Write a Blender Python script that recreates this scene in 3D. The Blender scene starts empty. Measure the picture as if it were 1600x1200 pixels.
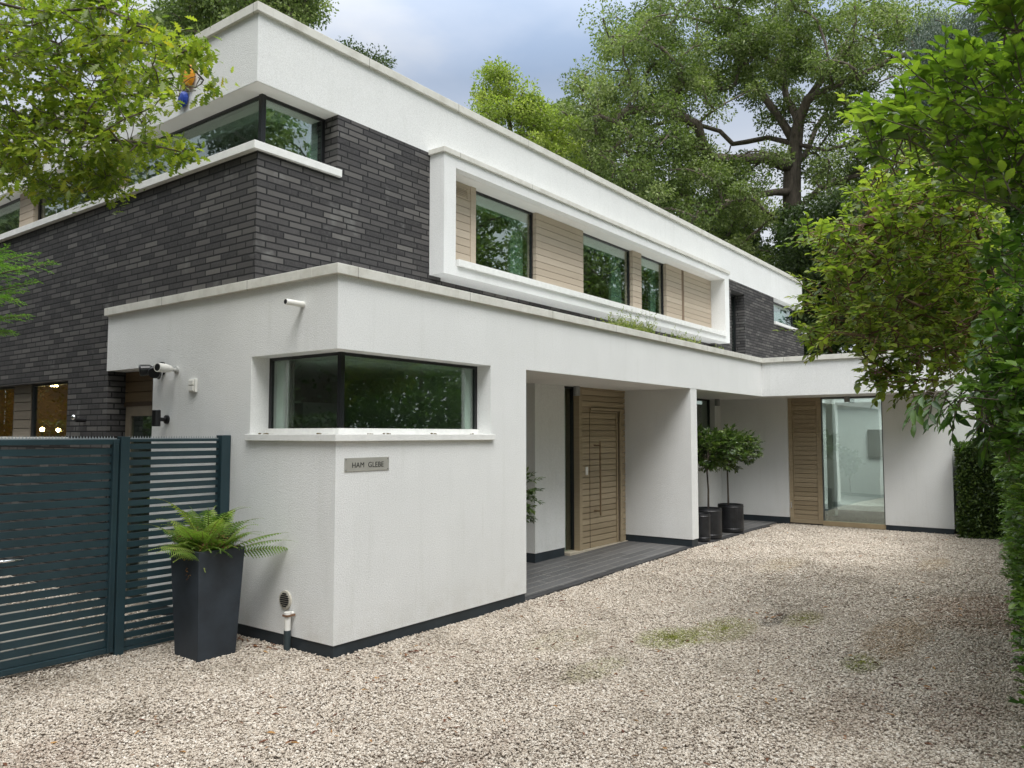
import bpy, math, random
import numpy as np
from mathutils import Vector, Matrix
random.seed(7); RG = np.random.default_rng(11)
S = bpy.context.scene
COL = S.collection

# ------------------------------------------------------------------ camera
FPX = 1223.0
def _ray(u, v): return np.array([(u-800.0)/FPX, (v-600.0)/FPX, 1.0])
_dx = _ray(1718.5, 679); _dx /= np.linalg.norm(_dx)
_dy = _ray(-837, 679); _dy /= np.linalg.norm(_dy)
_dz = np.cross(_dx, _dy)
if _dz[1] > 0: _dz = -_dz
_dz /= np.linalg.norm(_dz)
_c = np.cross(_dz, _dx); _dy = _c if np.dot(_c, _dy) > 0 else -_c
RW = np.array([_dx, _dy, _dz])
CAM = np.array([-3.914, -4.582, 1.65])
def at(u, v, d): return CAM + (RW @ _ray(u, v))*d
def onz(u, v, z):
    w = RW @ _ray(u, v); return CAM + w*(z-CAM[2])/w[2]
cd = bpy.data.cameras.new('camera'); cam = bpy.data.objects.new('camera', cd); COL.objects.link(cam)
cd.sensor_width = 36; cd.lens = 36*FPX/1600; cd.clip_end = 2000; cd.clip_start = 0.05
M = Matrix.Identity(4)
for i in range(3):
    M[i][0] = RW[i, 0]; M[i][1] = -RW[i, 1]; M[i][2] = -RW[i, 2]; M[i][3] = CAM[i]
cam.matrix_world = M
S.camera = cam

# ------------------------------------------------------------------ world, sun, exposure
SUN_DIR = Vector((-0.38, -0.48, 1.0)).normalized()      # towards the sun
W = bpy.data.worlds.new('World'); S.world = W; W.use_nodes = True
nt = W.node_tree; nt.nodes.clear()
def wn(t, **k):
    n = nt.nodes.new(t)
    for a, b in k.items(): setattr(n, a, b)
    return n
wo = wn('ShaderNodeOutputWorld'); mixs = wn('ShaderNodeMixShader'); b1 = wn('ShaderNodeBackground'); b2 = wn('ShaderNodeBackground')
sky = wn('ShaderNodeTexSky', sky_type='NISHITA', sun_disc=False)
sky.sun_elevation = math.asin(SUN_DIR.z); sky.sun_rotation = math.atan2(SUN_DIR.x, SUN_DIR.y)
sky.dust_density = 2.0
tc = wn('ShaderNodeTexCoord'); nz = wn('ShaderNodeTexNoise'); mp = wn('ShaderNodeMapping')
mp.inputs['Scale'].default_value = (1.0, 1.0, 2.2); mp.inputs['Location'].default_value = (3.2, 1.1, 0.4)
nz.inputs['Scale'].default_value = 2.6; nz.inputs['Detail'].default_value = 6; nz.inputs['Roughness'].default_value = 0.5
rp = wn('ShaderNodeValToRGB')
rp.color_ramp.elements[0].position = 0.36; rp.color_ramp.elements[0].color = (0.44, 0.56, 0.76, 1)
rp.color_ramp.elements[1].position = 0.66; rp.color_ramp.elements[1].color = (0.84, 0.87, 0.92, 1)
e = rp.color_ramp.elements.new(0.5); e.color = (0.57, 0.67, 0.84, 1)
sx = wn('ShaderNodeSeparateXYZ'); mr = wn('ShaderNodeMapRange')
mr.inputs['From Min'].default_value = 0.42; mr.inputs['From Max'].default_value = 0.95
mr.inputs['To Min'].default_value = 0.62; mr.inputs['To Max'].default_value = 2.9
L = nt.links.new
L(tc.outputs['Generated'], mp.inputs['Vector']); L(mp.outputs['Vector'], nz.inputs['Vector']); L(nz.outputs['Fac'], rp.inputs['Fac'])
L(tc.outputs['Generated'], sx.inputs['Vector']); L(sx.outputs['Z'], mr.inputs['Value'])
L(sky.outputs['Color'], b1.inputs['Color']); b1.inputs['Strength'].default_value = 0.1
zm = wn('ShaderNodeMapRange'); zm.inputs['From Min'].default_value = 0.45; zm.inputs['From Max'].default_value = 0.85
zx = wn('ShaderNodeMix', data_type='RGBA'); zx.inputs[7].default_value = (0.89, 0.905, 0.91, 1)
L(sx.outputs['Z'], zm.inputs['Value']); L(zm.outputs['Result'], zx.inputs[0]); hm = wn('ShaderNodeMapRange'); hm.inputs['From Min'].default_value = 0.30; hm.inputs['From Max'].default_value = 0.43; hm.inputs['To Min'].default_value = 0.85; hm.inputs['To Max'].default_value = 0.0
hx = wn('ShaderNodeMix', data_type='RGBA'); hx.inputs[7].default_value = (0.98, 1.0, 1.04, 1); L(sx.outputs['Z'], hm.inputs['Value']); L(hm.outputs['Result'], hx.inputs[0]); L(rp.outputs['Color'], hx.inputs[6]); L(hx.outputs[2], zx.inputs[6]); L(zx.outputs[2], b2.inputs['Color']); L(mr.outputs['Result'], b2.inputs['Strength'])
mixs.inputs['Fac'].default_value = 0.85
L(b1.outputs[0], mixs.inputs[1]); L(b2.outputs[0], mixs.inputs[2]); L(mixs.outputs[0], wo.inputs[0])
sd = bpy.data.lights.new('sun', 'SUN'); sun = bpy.data.objects.new('sun', sd); COL.objects.link(sun)
sd.energy = 2.2; sd.angle = math.radians(30); sd.color = (1.0, 0.985, 0.965)
sun.rotation_euler = SUN_DIR.to_track_quat('Z', 'Y').to_euler()
S.view_settings.view_transform = 'Standard'; S.view_settings.look = 'None'
S.view_settings.exposure = 0.50; S.view_settings.gamma = 1.0

# ------------------------------------------------------------------ material helpers
class Mt:
    def __init__(s, name):
        s.m = bpy.data.materials.new(name); s.m.use_nodes = True
        s.t = s.m.node_tree; s.b = s.t.nodes['Principled BSDF']; s.o = s.t.nodes['Material Output']
    def n(s, t, ins=None, **k):
        n = s.t.nodes.new(t)
        for a, b in k.items(): setattr(n, a, b)
        for a, b in (ins or {}).items(): s.set(n.inputs[a], b)
        return n
    def set(s, sock, v):
        if hasattr(v, 'is_output') or isinstance(v, bpy.types.NodeSocket): s.t.links.new(v, sock)
        else: sock.default_value = v
    def p(s, **k):
        for a, b in k.items(): s.set(s.b.inputs[a.replace('_', ' ')], b)
        return s
    def pos(s): return s.n('ShaderNodeNewGeometry').outputs['Position']
    def obj(s): return s.n('ShaderNodeTexCoord').outputs['Object']
    def noise(s, vec, scale, detail=4, rough=0.5):
        return s.n('ShaderNodeTexNoise', {'Vector': vec, 'Scale': scale, 'Detail': detail, 'Roughness': rough}).outputs['Fac']
    def ramp(s, fac, *st):
        r = s.n('ShaderNodeValToRGB', {'Fac': fac}); cr = r.color_ramp
        while len(cr.elements) < len(st): cr.elements.new(0.5)
        for e, (p, c) in zip(cr.elements, st): e.position = p; e.color = (*c, 1)
        return r.outputs['Color']
    def math(s, op, a, b=0.0, clamp=False):
        n = s.n('ShaderNodeMath', operation=op, use_clamp=clamp); s.set(n.inputs[0], a); s.set(n.inputs[1], b); return n.outputs[0]
    def mix(s, fac, a, b, mode='MIX'):
        n = s.n('ShaderNodeMix', data_type='RGBA', blend_type=mode)
        s.set(n.inputs[0], fac)
        for i, v in ((6, a), (7, b)):
            if isinstance(v, tuple): v = (*v, 1)
            s.set(n.inputs[i], v)
        return n.outputs[2]
    def mapr(s, v, a, b, c, d):
        return s.n('ShaderNodeMapRange', {'Value': v, 'From Min': a, 'From Max': b, 'To Min': c, 'To Max': d}).outputs[0]
    def scale(s, vec, v, loc=(0, 0, 0)):
        return s.n('ShaderNodeMapping', {'Vector': vec, 'Scale': v, 'Location': loc}).outputs[0]
    def bump(s, h, strength=0.5, dist=0.01):
        s.p(Normal=s.n('ShaderNodeBump', {'Height': h, 'Strength': strength, 'Distance': dist}).outputs[0]); return s

def m_render():
    m = Mt('white_render'); p = m.pos()
    fine = m.noise(p, 105, 4, 0.75); mid = m.noise(p, 1.1, 5, 0.6)
    streak = m.noise(m.scale(p, (9, 9, 0.7)), 1.0, 4, 0.6)
    c = m.mix(m.mapr(mid, 0.35, 0.7, 0, 1), (0.815, 0.82, 0.805), (0.755, 0.76, 0.745))
    c = m.mix(m.mapr(streak, 0.55, 0.8, 0, 0.35), c, (0.62, 0.63, 0.59))
    c = m.mix(m.mapr(fine, 0.36, 0.60, 0.42, 0), c, (0.48, 0.48, 0.46))
    speck = m.mapr(m.noise(p, 23, 2, 0.5), 0.74, 0.80, 0, 0.55)
    c = m.mix(m.math('MULTIPLY', speck, m.mapr(m.noise(p, 1.7, 2), 0.55, 0.7, 0, 1)), c, (0.30, 0.30, 0.26))
    sz = m.n('ShaderNodeSeparateXYZ', {'Vector': p}).outputs[2]
    spl = m.math('MULTIPLY', m.mapr(sz, 0.08, 0.42, 1, 0), m.mapr(m.noise(p, 6, 5, 0.7), 0.35, 0.7, 0, 1), True)
    c = m.mix(m.math('MULTIPLY', spl, 0.38), c, (0.50, 0.47, 0.40))
    drip = m.math('MULTIPLY', m.mapr(m.noise(m.scale(p, (26, 26, 0.9)), 1.0, 3, 0.6), 0.58, 0.72, 0, 1), m.mapr(m.noise(p, 1.9, 3), 0.45, 0.65, 0, 0.5), True)
    c = m.mix(m.math('MULTIPLY', drip, 0.45), c, (0.55, 0.55, 0.50))
    m.p(Base_Color=c, Roughness=0.92); m.bump(m.math('ADD', fine, m.math('MULTIPLY', m.noise(p, 70, 3), 0.4)), 0.75, 0.006); return m.m
def m_coping():
    m = Mt('coping_stone'); p = m.pos()
    c = m.ramp(m.noise(p, 5, 6, 0.7), (0.25, (0.50, 0.485, 0.43)), (0.55, (0.63, 0.62, 0.565)), (0.75, (0.68, 0.67, 0.62)))
    c = m.mix(m.mapr(m.noise(m.scale(p, (14, 14, 2)), 1.5, 4, 0.7), 0.60, 0.74, 0, 0.45), c, (0.36, 0.34, 0.28))
    s = m.n('ShaderNodeSeparateXYZ', {'Vector': p}); u = m.math('ADD', m.math('SUBTRACT', s.outputs[0], s.outputs[1]), 40.3)
    j = m.math('LESS_THAN', m.math('MODULO', u, 1.35), 0.007)
    c = m.mix(m.math('MULTIPLY', j, 0.75), c, (0.16, 0.15, 0.12))
    m.p(Base_Color=c, Roughness=0.85); m.bump(m.noise(p, 90, 3), 0.4, 0.003); return m.m
def m_plain(name, col, rough=0.5, metal=0.0, var=0.08, bump=0.0, scale=6, spec=0.5):
    m = Mt(name); p = m.pos()
    d = tuple(x*(1-var*2) for x in col)
    m.p(Base_Color=m.mix(m.mapr(m.noise(p, scale, 5, 0.6), 0.35, 0.65, 0, 1), col, d), Roughness=rough, Metallic=metal)
    m.b.inputs['Specular IOR Level'].default_value = spec
    if bump: m.bump(m.noise(p, 120, 3), bump, 0.004)
    return m.m
def m_brick():
    m = Mt('dark_brick'); p = m.pos(); s = m.n('ShaderNodeSeparateXYZ', {'Vector': p})
    u = m.math('SUBTRACT', s.outputs[0], s.outputs[1])
    rowi = m.math('FLOOR', m.math('DIVIDE', s.outputs[2], 0.058))
    # rows shifted irregularly like a wild bond
    wh = m.n('ShaderNodeTexWhiteNoise', {'W': rowi}, noise_dimensions='1D').outputs['Value']
    u2 = m.math('ADD', m.math('ADD', u, m.math('MULTIPLY', m.math('MODULO', rowi, 2.0), 0.10)), m.math('MULTIPLY', wh, 0.07))
    v = m.n('ShaderNodeCombineXYZ', {'X': u2, 'Y': s.outputs[2], 'Z': 0.0}).outputs[0]
    br = m.n('ShaderNodeTexBrick', {'Vector': v, 'Scale': 1.0, 'Mortar Size': 0.0082, 'Mortar Smooth': 0.25, 'Bias': 0.0,
                                   'Brick Width': 0.24, 'Row Height': 0.058,
                                   'Color1': (0, 0, 0, 1), 'Color2': (1, 1, 1, 1), 'Mortar': (0.5, 0.5, 0.5, 1)})
    br.offset = 0.0
    sep = m.n('ShaderNodeSeparateColor', {'Color': br.outputs['Color']}).outputs[0]
    c = m.ramp(sep, (0.0, (0.026, 0.024, 0.025)), (0.35, (0.044, 0.041, 0.041)), (0.65, (0.070, 0.065, 0.063)), (0.88, (0.098, 0.092, 0.087)), (1.0, (0.13, 0.122, 0.113)))
    c = m.mix(m.mapr(m.noise(p, 35, 5, 0.7), 0.4, 0.7, 0, 0.45), c, (0.085, 0.078, 0.075))
    c = m.mix(m.mapr(m.noise(p, 3.4, 3, 0.6), 0.62, 0.78, 0, 0.6), c, (0.20, 0.20, 0.19))
    c = m.mix(br.outputs['Fac'], c, (0.004, 0.004, 0.004))
    m.p(Base_Color=c, Roughness=0.72)
    h = m.math('ADD', m.math('MULTIPLY', br.outputs['Fac'], -1.0), m.math('MULTIPLY', m.noise(p, 70, 4, 0.7), 0.28))
    h = m.math('ADD', h, m.math('MULTIPLY', sep, 0.25))
    m.bump(h, 1.0, 0.010); return m.m
def m_wood(name, a, b, dark):
    m = Mt(name); p = m.pos(); s = m.n('ShaderNodeSeparateXYZ', {'Vector': p})
    bi = m.n('ShaderNodeNewGeometry').outputs['Random Per Island']
    g = m.noise(m.scale(p, (1.6, 1.6, 38)), 1.0, 6, 0.65)
    off = m.n('ShaderNodeCombineXYZ', {'X': m.math('MULTIPLY', bi, 40.0), 'Y': 0.0, 'Z': m.math('MULTIPLY', bi, 13.0)}).outputs[0]
    add = m.n('ShaderNodeVectorMath', operation='ADD'); m.set(add.inputs[0], p); m.set(add.inputs[1], off)
    g = m.noise(m.scale(add.outputs[0], (1.8, 1.8, 42)), 1.0, 6, 0.65)
    c = m.mix(m.mapr(g, 0.3, 0.7, 0, 1), a, b)
    c = m.mix(m.mapr(bi, 0, 1, 0, 0.5), c, dark)
    c = m.mix(m.mapr(m.noise(m.scale(add.outputs[0], (5, 5, 60)), 2.0, 4, 0.7), 0.6, 0.75, 0, 0.55), c, dark)
    m.p(Base_Color=c, Roughness=0.62); m.bump(g, 0.35, 0.003); return m.m
def m_glass(name='window_glass', base=0.13, tint=(0.78, 0.85, 0.81)):
    m = Mt(name); t = m.n('ShaderNodeBsdfTransparent', {'Color': (*tint, 1)})
    g = m.n('ShaderNodeBsdfGlossy', {'Color': (0.95, 1.0, 0.97, 1), 'Roughness': 0.0})
    wob = m.n('ShaderNodeBump', {'Height': m.noise(m.pos(), 0.8, 1), 'Strength': 0.06, 'Distance': 0.1})
    m.set(g.inputs['Normal'], wob.outputs[0])
    lw = m.n('ShaderNodeLayerWeight', {'Blend': 0.5}).outputs['Facing']
    f = m.math('ADD', m.math('MULTIPLY', m.math('POWER', lw, 3.5), 0.75), base, True)
    x = m.n('ShaderNodeMixShader', {'Fac': f}); m.set(x.inputs[1], t.outputs[0]); m.set(x.inputs[2], g.outputs[0])
    m.t.links.new(x.outputs[0], m.o.inputs['Surface']); return m.m
def m_emit(name, col, st):
    m = Mt(name); m.p(Base_Color=(*col, 1)); m.b.inputs['Emission Color'].default_value = (*col, 1); m.b.inputs['Emission Strength'].default_value = st; return m.m
def m_leaf(name, cols, trans=0.45, rough=0.42, tcol=None, spec=0.35):
    m = Mt(name); a = m.n('ShaderNodeAttribute', attribute_name='rnd').outputs['Fac']
    n = len(cols); c = m.ramp(a, *[(i/(n-1), cc) for i, cc in enumerate(cols)])
    m.p(Base_Color=c, Roughness=rough); m.b.inputs['Specular IOR Level'].default_value = spec
    tb = m.n('ShaderNodeBsdfTranslucent', {'Color': m.mix(1.0, c, tcol or (1.35, 1.55, 0.7), 'MULTIPLY')})
    x = m.n('ShaderNodeMixShader', {'Fac': trans}); m.set(x.inputs[1], m.b.outputs[0]); m.set(x.inputs[2], tb.outputs[0])
    m.t.links.new(x.outputs[0], m.o.inputs['Surface']); return m.m
def m_bark(name, a, b):
    m = Mt(name); p = m.pos(); g = m.noise(m.scale(p, (7, 7, 1.6)), 1.5, 6, 0.7)
    c = m.mix(m.mapr(g, 0.35, 0.65, 0, 1), a, b)
    m.p(Base_Color=c, Roughness=0.9); m.bump(g, 0.9, 0.06); return m.m

PATCH = []   # (x, y, rx, ry, colour, strength)
def patch(u, v, rx, ry, col, st):
    q = onz(u, v, 0.05); PATCH.append((q[0], q[1], rx, ry, col, st))
MOSS = (0.22, 0.24, 0.05)
patch(1050, 988, 0.34, 0.24, MOSS, 0.8); patch(1130, 975, 0.45, 0.22, (0.24, 0.24, 0.07), 0.7); patch(1210, 963, 0.24, 0.10, (0.05, 0.045, 0.03), 0.9)
patch(1255, 962, 0.30, 0.14, (0.23, 0.21, 0.07), 0.7); patch(1345, 1026, 0.26, 0.12, (0.17, 0.19, 0.05), 0.75); patch(1400, 988, 0.70, 0.22, (0.36, 0.25, 0.14), 0.75)
patch(1530, 955, 0.8, 0.45, (0.30, 0.19, 0.12), 0.7); patch(1460, 885, 0.6, 0.15, (0.42, 0.31, 0.17), 0.55); patch(1220, 885, 0.55, 0.2, (0.44, 0.35, 0.2), 0.4)
patch(930, 1035, 0.35, 0.14, (0.30, 0.29, 0.14), 0.5); patch(880, 990, 0.4, 0.2, (0.36, 0.33, 0.2), 0.4); patch(1500, 1105, 0.5, 0.22, (0.20, 0.13, 0.09), 0.6)
patch(60, 1170, 0.35, 0.25, (0.22, 0.14, 0.10), 0.5); patch(1330, 1100, 0.45, 0.2, (0.25, 0.17, 0.12), 0.5); patch(700, 1180, 0.6, 0.15, (0.30, 0.22, 0.17), 0.35)
def apply_patches(m, c, p):
    s = m.n('ShaderNodeSeparateXYZ', {'Vector': p}); nn = m.noise(p, 9, 4, 0.7); n2 = m.noise(p, 1.6, 4, 0.6); n3 = m.noise(p, 60, 2, 0.6)
    c = m.mix(m.mapr(n2, 0.50, 0.68, 0, 0.42), c, (0.27, 0.225, 0.17))
    for (x, y, rx, ry, col, st) in PATCH:
        a = m.math('POWER', m.math('DIVIDE', m.math('SUBTRACT', s.outputs[0], x), rx*1.25), 2.0)
        b = m.math('POWER', m.math('DIVIDE', m.math('SUBTRACT', s.outputs[1], y), ry*1.25), 2.0)
        d = m.math('SUBTRACT', 1.0, m.math('ADD', a, b))
        f = m.math('MULTIPLY', m.mapr(d, 0.0, 0.6, 0, 1), m.mapr(nn, 0.36, 0.50, 0, 1), True)
        f = m.math('MULTIPLY', f, m.mapr(n3, 0.40, 0.58, 0.15, 1), True)
        c = m.mix(m.math('MULTIPLY', f, st), c, col)
    return c
def m_gravel_sheet():
    m = Mt('gravel_bed'); p = m.pos()
    v = m.n('ShaderNodeTexVoronoi', {'Vector': p, 'Scale': 62.0}); vc = m.n('ShaderNodeSeparateColor', {'Color': v.outputs['Color']}).outputs[0]
    c = m.ramp(vc, (0, (0.16, 0.128, 0.10)), (0.3, (0.30, 0.25, 0.20)), (0.55, (0.45, 0.39, 0.32)), (1, (0.60, 0.54, 0.46)))
    c = m.mix(m.mapr(v.outputs['Distance'], 0.25, 0.6, 0, 0.6), c, (0.16, 0.125, 0.095))
    c = apply_patches(m, c, p); m.p(Base_Color=c, Roughness=0.9)
    m.bump(m.math('MULTIPLY', v.outputs['Distance'], -1.0), 1.0, 0.012); return m.m
def m_stones():
    m = Mt('gravel_stone'); p = m.pos(); a = m.n('ShaderNodeAttribute', attribute_name='rnd').outputs['Fac']
    c = m.ramp(a, (0, (0.07, 0.052, 0.042)), (0.14, (0.20, 0.155, 0.125)), (0.34, (0.41, 0.345, 0.275)), (0.6, (0.55, 0.485, 0.40)), (0.85, (0.67, 0.61, 0.53)), (1, (0.82, 0.78, 0.70)))
    c = m.mix(m.mapr(m.noise(p, 140, 3), 0.4, 0.7, 0, 0.3), c, (0.40, 0.35, 0.29))
    c = apply_patches(m, m.mix(0.16, c, (0.52, 0.425, 0.335)), p); m.p(Base_Color=c, Roughness=0.85); return m.m
def m_slate():
    m = Mt('slate_tile'); p = m.pos()
    br = m.n('ShaderNodeTexBrick', {'Vector': p, 'Scale': 1.0, 'Mortar Size': 0.005, 'Mortar Smooth': 0.1, 'Brick Width': 0.9, 'Row Height': 0.15,
                                    'Color1': (0.065, 0.068, 0.070, 1), 'Color2': (0.115, 0.115, 0.115, 1), 'Mortar': (0.26, 0.25, 0.23, 1)})
    br.offset = 0.37
    c = m.mix(m.mapr(m.noise(p, 12, 5, 0.7), 0.4, 0.7, 0, 0.45), br.outputs['Color'], (0.12, 0.11, 0.10))
    m.p(Base_Color=c, Roughness=0.55); m.bump(m.math('MULTIPLY', br.outputs['Fac'], -1.0), 0.6, 0.004); return m.m
def m_earth():
    m = Mt('garden_ground'); p = m.pos()
    c = m.ramp(m.noise(p, 1.3, 7, 0.7), (0.35, (0.035, 0.045, 0.015)), (0.55, (0.07, 0.085, 0.03)), (0.7, (0.10, 0.08, 0.05)))
    m.p(Base_Color=c, Roughness=0.95); m.bump(m.noise(p, 30, 5), 0.8, 0.05); return m.m

RENDER = m_render(); COPING = m_coping(); BRICK = m_brick()
WHITE = m_plain('white_paint', (0.80, 0.80, 0.775), 0.55, var=0.03, bump=0.1)
SOFFIT = m_plain('soffit_paint', (0.76, 0.75, 0.72), 0.8, var=0.02, bump=0.2)
SILLM = m_plain('white_sill', (0.80, 0.80, 0.77), 0.45, var=0.05, scale=14)
PLINTH = m_plain('plinth_paint', (0.024, 0.034, 0.042), 0.55, var=0.15, bump=0.3)
BLACKF = m_plain('black_frame', (0.012, 0.013, 0.014), 0.35)
WOODL = m_wood('pale_larch', (0.55, 0.47, 0.37), (0.47, 0.395, 0.305), (0.36, 0.29, 0.215))
WOODD = m_wood('oak_boards', (0.45, 0.36, 0.24), (0.34, 0.27, 0.17), (0.20, 0.15, 0.085))
GLASS = m_glass(); GLASS_CLEAR = m_glass('clear_glass', 0.05, (0.84, 0.92, 0.88))
STEEL = m_plain('brushed_steel', (0.44, 0.43, 0.385), 0.5, 0.25, var=0.06)
CHROME = m_plain('chrome', (0.75, 0.76, 0.77), 0.15, 1.0, var=0.02)
GREYM = m_plain('grey_metal', (0.33, 0.33, 0.33), 0.4, 0.5)
ANTH = m_plain('anthracite_paint', (0.020, 0.047, 0.058), 0.42, 0.0, var=0.12, scale=3)
PLANTM = m_plain('slate_planter', (0.030, 0.040, 0.052), 0.6, var=0.25, bump=0.15, scale=3)
POTM = m_plain('black_pot', (0.022, 0.023, 0.026), 0.42, var=0.3, bump=0.5, scale=9)
BLACKP = m_plain('black_plastic', (0.01, 0.01, 0.011), 0.35)
WHITEP = m_plain('white_plastic', (0.78, 0.77, 0.72), 0.4, var=0.03)
SOIL = m_plain('soil', (0.05, 0.035, 0.025), 0.95, var=0.3, bump=0.8, scale=30)
INTW = m_plain('interior_wall', (0.78, 0.79, 0.76), 0.8, var=0.02)
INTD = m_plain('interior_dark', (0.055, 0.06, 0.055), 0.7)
CURT = m_plain('blind_fabric', (0.70, 0.73, 0.70), 0.9, var=0.02)
CARPET = m_plain('dark_carpet', (0.035, 0.04, 0.045), 0.9, var=0.3, bump=0.6, scale=14)
CABM = m_plain('cabinet', (0.66, 0.70, 0.64), 0.35, var=0.02)
GRAVEL = m_gravel_sheet(); STONE = m_stones(); SLATE = m_slate(); EARTH = m_earth()
BARK = m_bark('oak_bark', (0.19, 0.155, 0.12), (0.075, 0.060, 0.045)); BARKD = m_bark('dark_bark', (0.10, 0.08, 0.06), (0.04, 0.032, 0.025))
L_OAKBG = m_leaf('oak_leaf_far', [(0.036, 0.058, 0.016), (0.092, 0.135, 0.036), (0.185, 0.235, 0.074), (0.34, 0.38, 0.18)], 0.36)
L_YEL = m_leaf('yellow_green_leaf', [(0.11, 0.16, 0.03), (0.22, 0.28, 0.05), (0.38, 0.42, 0.11)])
L_DARK = m_leaf('dark_leaf', [(0.020, 0.036, 0.012), (0.042, 0.068, 0.020), (0.085, 0.120, 0.038)], 0.3)
L_OAKN = m_leaf('oak_leaf', [(0.034, 0.062, 0.014), (0.085, 0.130, 0.022), (0.165, 0.220, 0.032), (0.29, 0.33, 0.05), (0.40, 0.32, 0.04)], 0.52)
L_LAUR = m_leaf('laurel_leaf', [(0.030, 0.062, 0.012), (0.075, 0.130, 0.020), (0.14, 0.215, 0.03), (0.25, 0.33, 0.045)], 0.42, 0.3, spec=0.5)
L_SHRB = m_leaf('shrub_leaf', [(0.050, 0.085, 0.018), (0.10, 0.15, 0.028), (0.18, 0.235, 0.042), (0.30, 0.36, 0.065), (0.15, 0.10, 0.04)], 0.45, 0.4)
L_HEDG = m_leaf('hedge_leaf', [(0.030, 0.070, 0.016), (0.075, 0.150, 0.028), (0.14, 0.24, 0.040), (0.23, 0.35, 0.06)], 0.3, 0.32, spec=0.5)
L_YEW = m_leaf('yew_leaf', [(0.028, 0.055, 0.014), (0.060, 0.10, 0.024), (0.13, 0.19, 0.04)], 0.2)
L_CONI = m_leaf('conifer_leaf', [(0.05, 0.075, 0.06), (0.085, 0.12, 0.095), (0.14, 0.17, 0.13)], 0.2)
L_SPRAY = m_leaf('yew_spray_leaf', [(0.06, 0.15, 0.025), (0.12, 0.24, 0.04), (0.20, 0.34, 0.06)], 0.3)
L_BAY = m_leaf('bay_leaf', [(0.020, 0.045, 0.012), (0.045, 0.085, 0.020), (0.09, 0.14, 0.035), (0.16, 0.21, 0.06)], 0.25, 0.28, spec=0.6)
L_FERN = m_leaf('fern_leaf', [(0.05, 0.10, 0.018), (0.11, 0.19, 0.032), (0.22, 0.32, 0.065), (0.30, 0.36, 0.10)], 0.4, 0.5)
L_DEAD = m_leaf('dead_leaf', [(0.10, 0.035, 0.02), (0.22, 0.10, 0.05), (0.45, 0.25, 0.08)], 0.2, 0.7, (1, 1, 1))
L_WEED = m_leaf('weed_leaf', [(0.10, 0.15, 0.03), (0.22, 0.27, 0.06), (0.38, 0.36, 0.18)], 0.4)

# ------------------------------------------------------------------ mesh helpers
class MB:
    def __init__(s): s.v = []; s.f = []
    def box(s, x0, x1, y0, y1, z0, z1, M=None):
        b = len(s.v)
        q = [(x, y, z) for z in (z0, z1) for (x, y) in ((x0, y0), (x1, y0), (x1, y1), (x0, y1))]
        if M is not None: q = [tuple(M @ Vector(c)) for c in q]
        s.v += q
        s.f += [tuple(b+i for i in f) for f in ((3, 2, 1, 0), (4, 5, 6, 7), (0, 1, 5, 4), (1, 2, 6, 5), (2, 3, 7, 6), (3, 0, 4, 7))]
        return s
    def rings(s, rings, cap=True, closed=False):
        b = len(s.v); n = len(rings[0])
        for r in rings: s.v += [tuple(p) for p in r]
        for i in range(len(rings)-1):
            for j in range(n):
                k = (j+1) % n
                s.f.append((b+i*n+j, b+i*n+k, b+(i+1)*n+k, b+(i+1)*n+j))
        if cap:
            s.f.append(tuple(b+j for j in reversed(range(n)))); s.f.append(tuple(b+(len(rings)-1)*n+j for j in range(n)))
        return s
    def tube(s, pts, rads, n=8, cap=True):
        pts = [Vector(p) for p in pts]; rr = []
        prev = None
        for i, p in enumerate(pts):
            d = (pts[min(i+1, len(pts)-1)]-pts[max(i-1, 0)]).normalized()
            if prev is None:
                a = Vector((0, 0, 1)) if abs(d.z) < 0.9 else Vector((1, 0, 0)); u = d.cross(a).normalized()
            else: u = (prev-d*prev.dot(d)).normalized()
            prev = u; w = d.cross(u); r = rads[i] if hasattr(rads, '__len__') else rads
            rr.append([p+(u*math.cos(2*math.pi*k/n)+w*math.sin(2*math.pi*k/n))*r for k in range(n)])
        return s.rings(rr, cap)
    def lathe(s, prof, c, n=24, axis='z'):
        rr = []
        for (r, h) in prof:
            ring = []
            for k in range(n):
                a = 2*math.pi*k/n
                if axis == 'z': ring.append((c[0]+r*math.cos(a), c[1]+r*math.sin(a), c[2]+h))
                elif axis == 'x': ring.append((c[0]+h, c[1]+r*math.cos(a), c[2]+r*math.sin(a)))
                else: ring.append((c[0]+r*math.cos(a), c[1]+h, c[2]-r*math.sin(a)))
            rr.append(ring)
        return s.rings(rr)
    def build(s, name, mat, parent=None, bevel=0, smooth=False):
        me = bpy.data.meshes.new(name); me.from_pydata(s.v, [], s.f); me.update()
        o = bpy.data.objects.new(name, me); COL.objects.link(o); me.materials.append(mat)
        if parent is not None: o.parent = parent; o.matrix_parent_inverse = parent.matrix_world.inverted()
        if bevel:
            b = o.modifiers.new('bevel', 'BEVEL'); b.width = bevel; b.segments = 2; b.limit_method = 'ANGLE'
        if smooth:
            me.polygons.foreach_set('use_smooth', [True]*len(me.polygons))
        return o
def thing(name, label, cat, loc=(0, 0, 0), group=None):
    o = bpy.data.objects.new(name, None); COL.objects.link(o); o.location = loc; o.empty_display_size = 0.1
    o.matrix_world = Matrix.Translation(Vector(loc))
    o['label'] = label; o['category'] = cat
    if group: o['group'] = group
    return o
def tag(o, label, cat, group=None):
    o['label'] = label; o['category'] = cat
    if group: o['group'] = group
    return o
def struct(o): o['kind'] = 'structure'; return o
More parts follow.
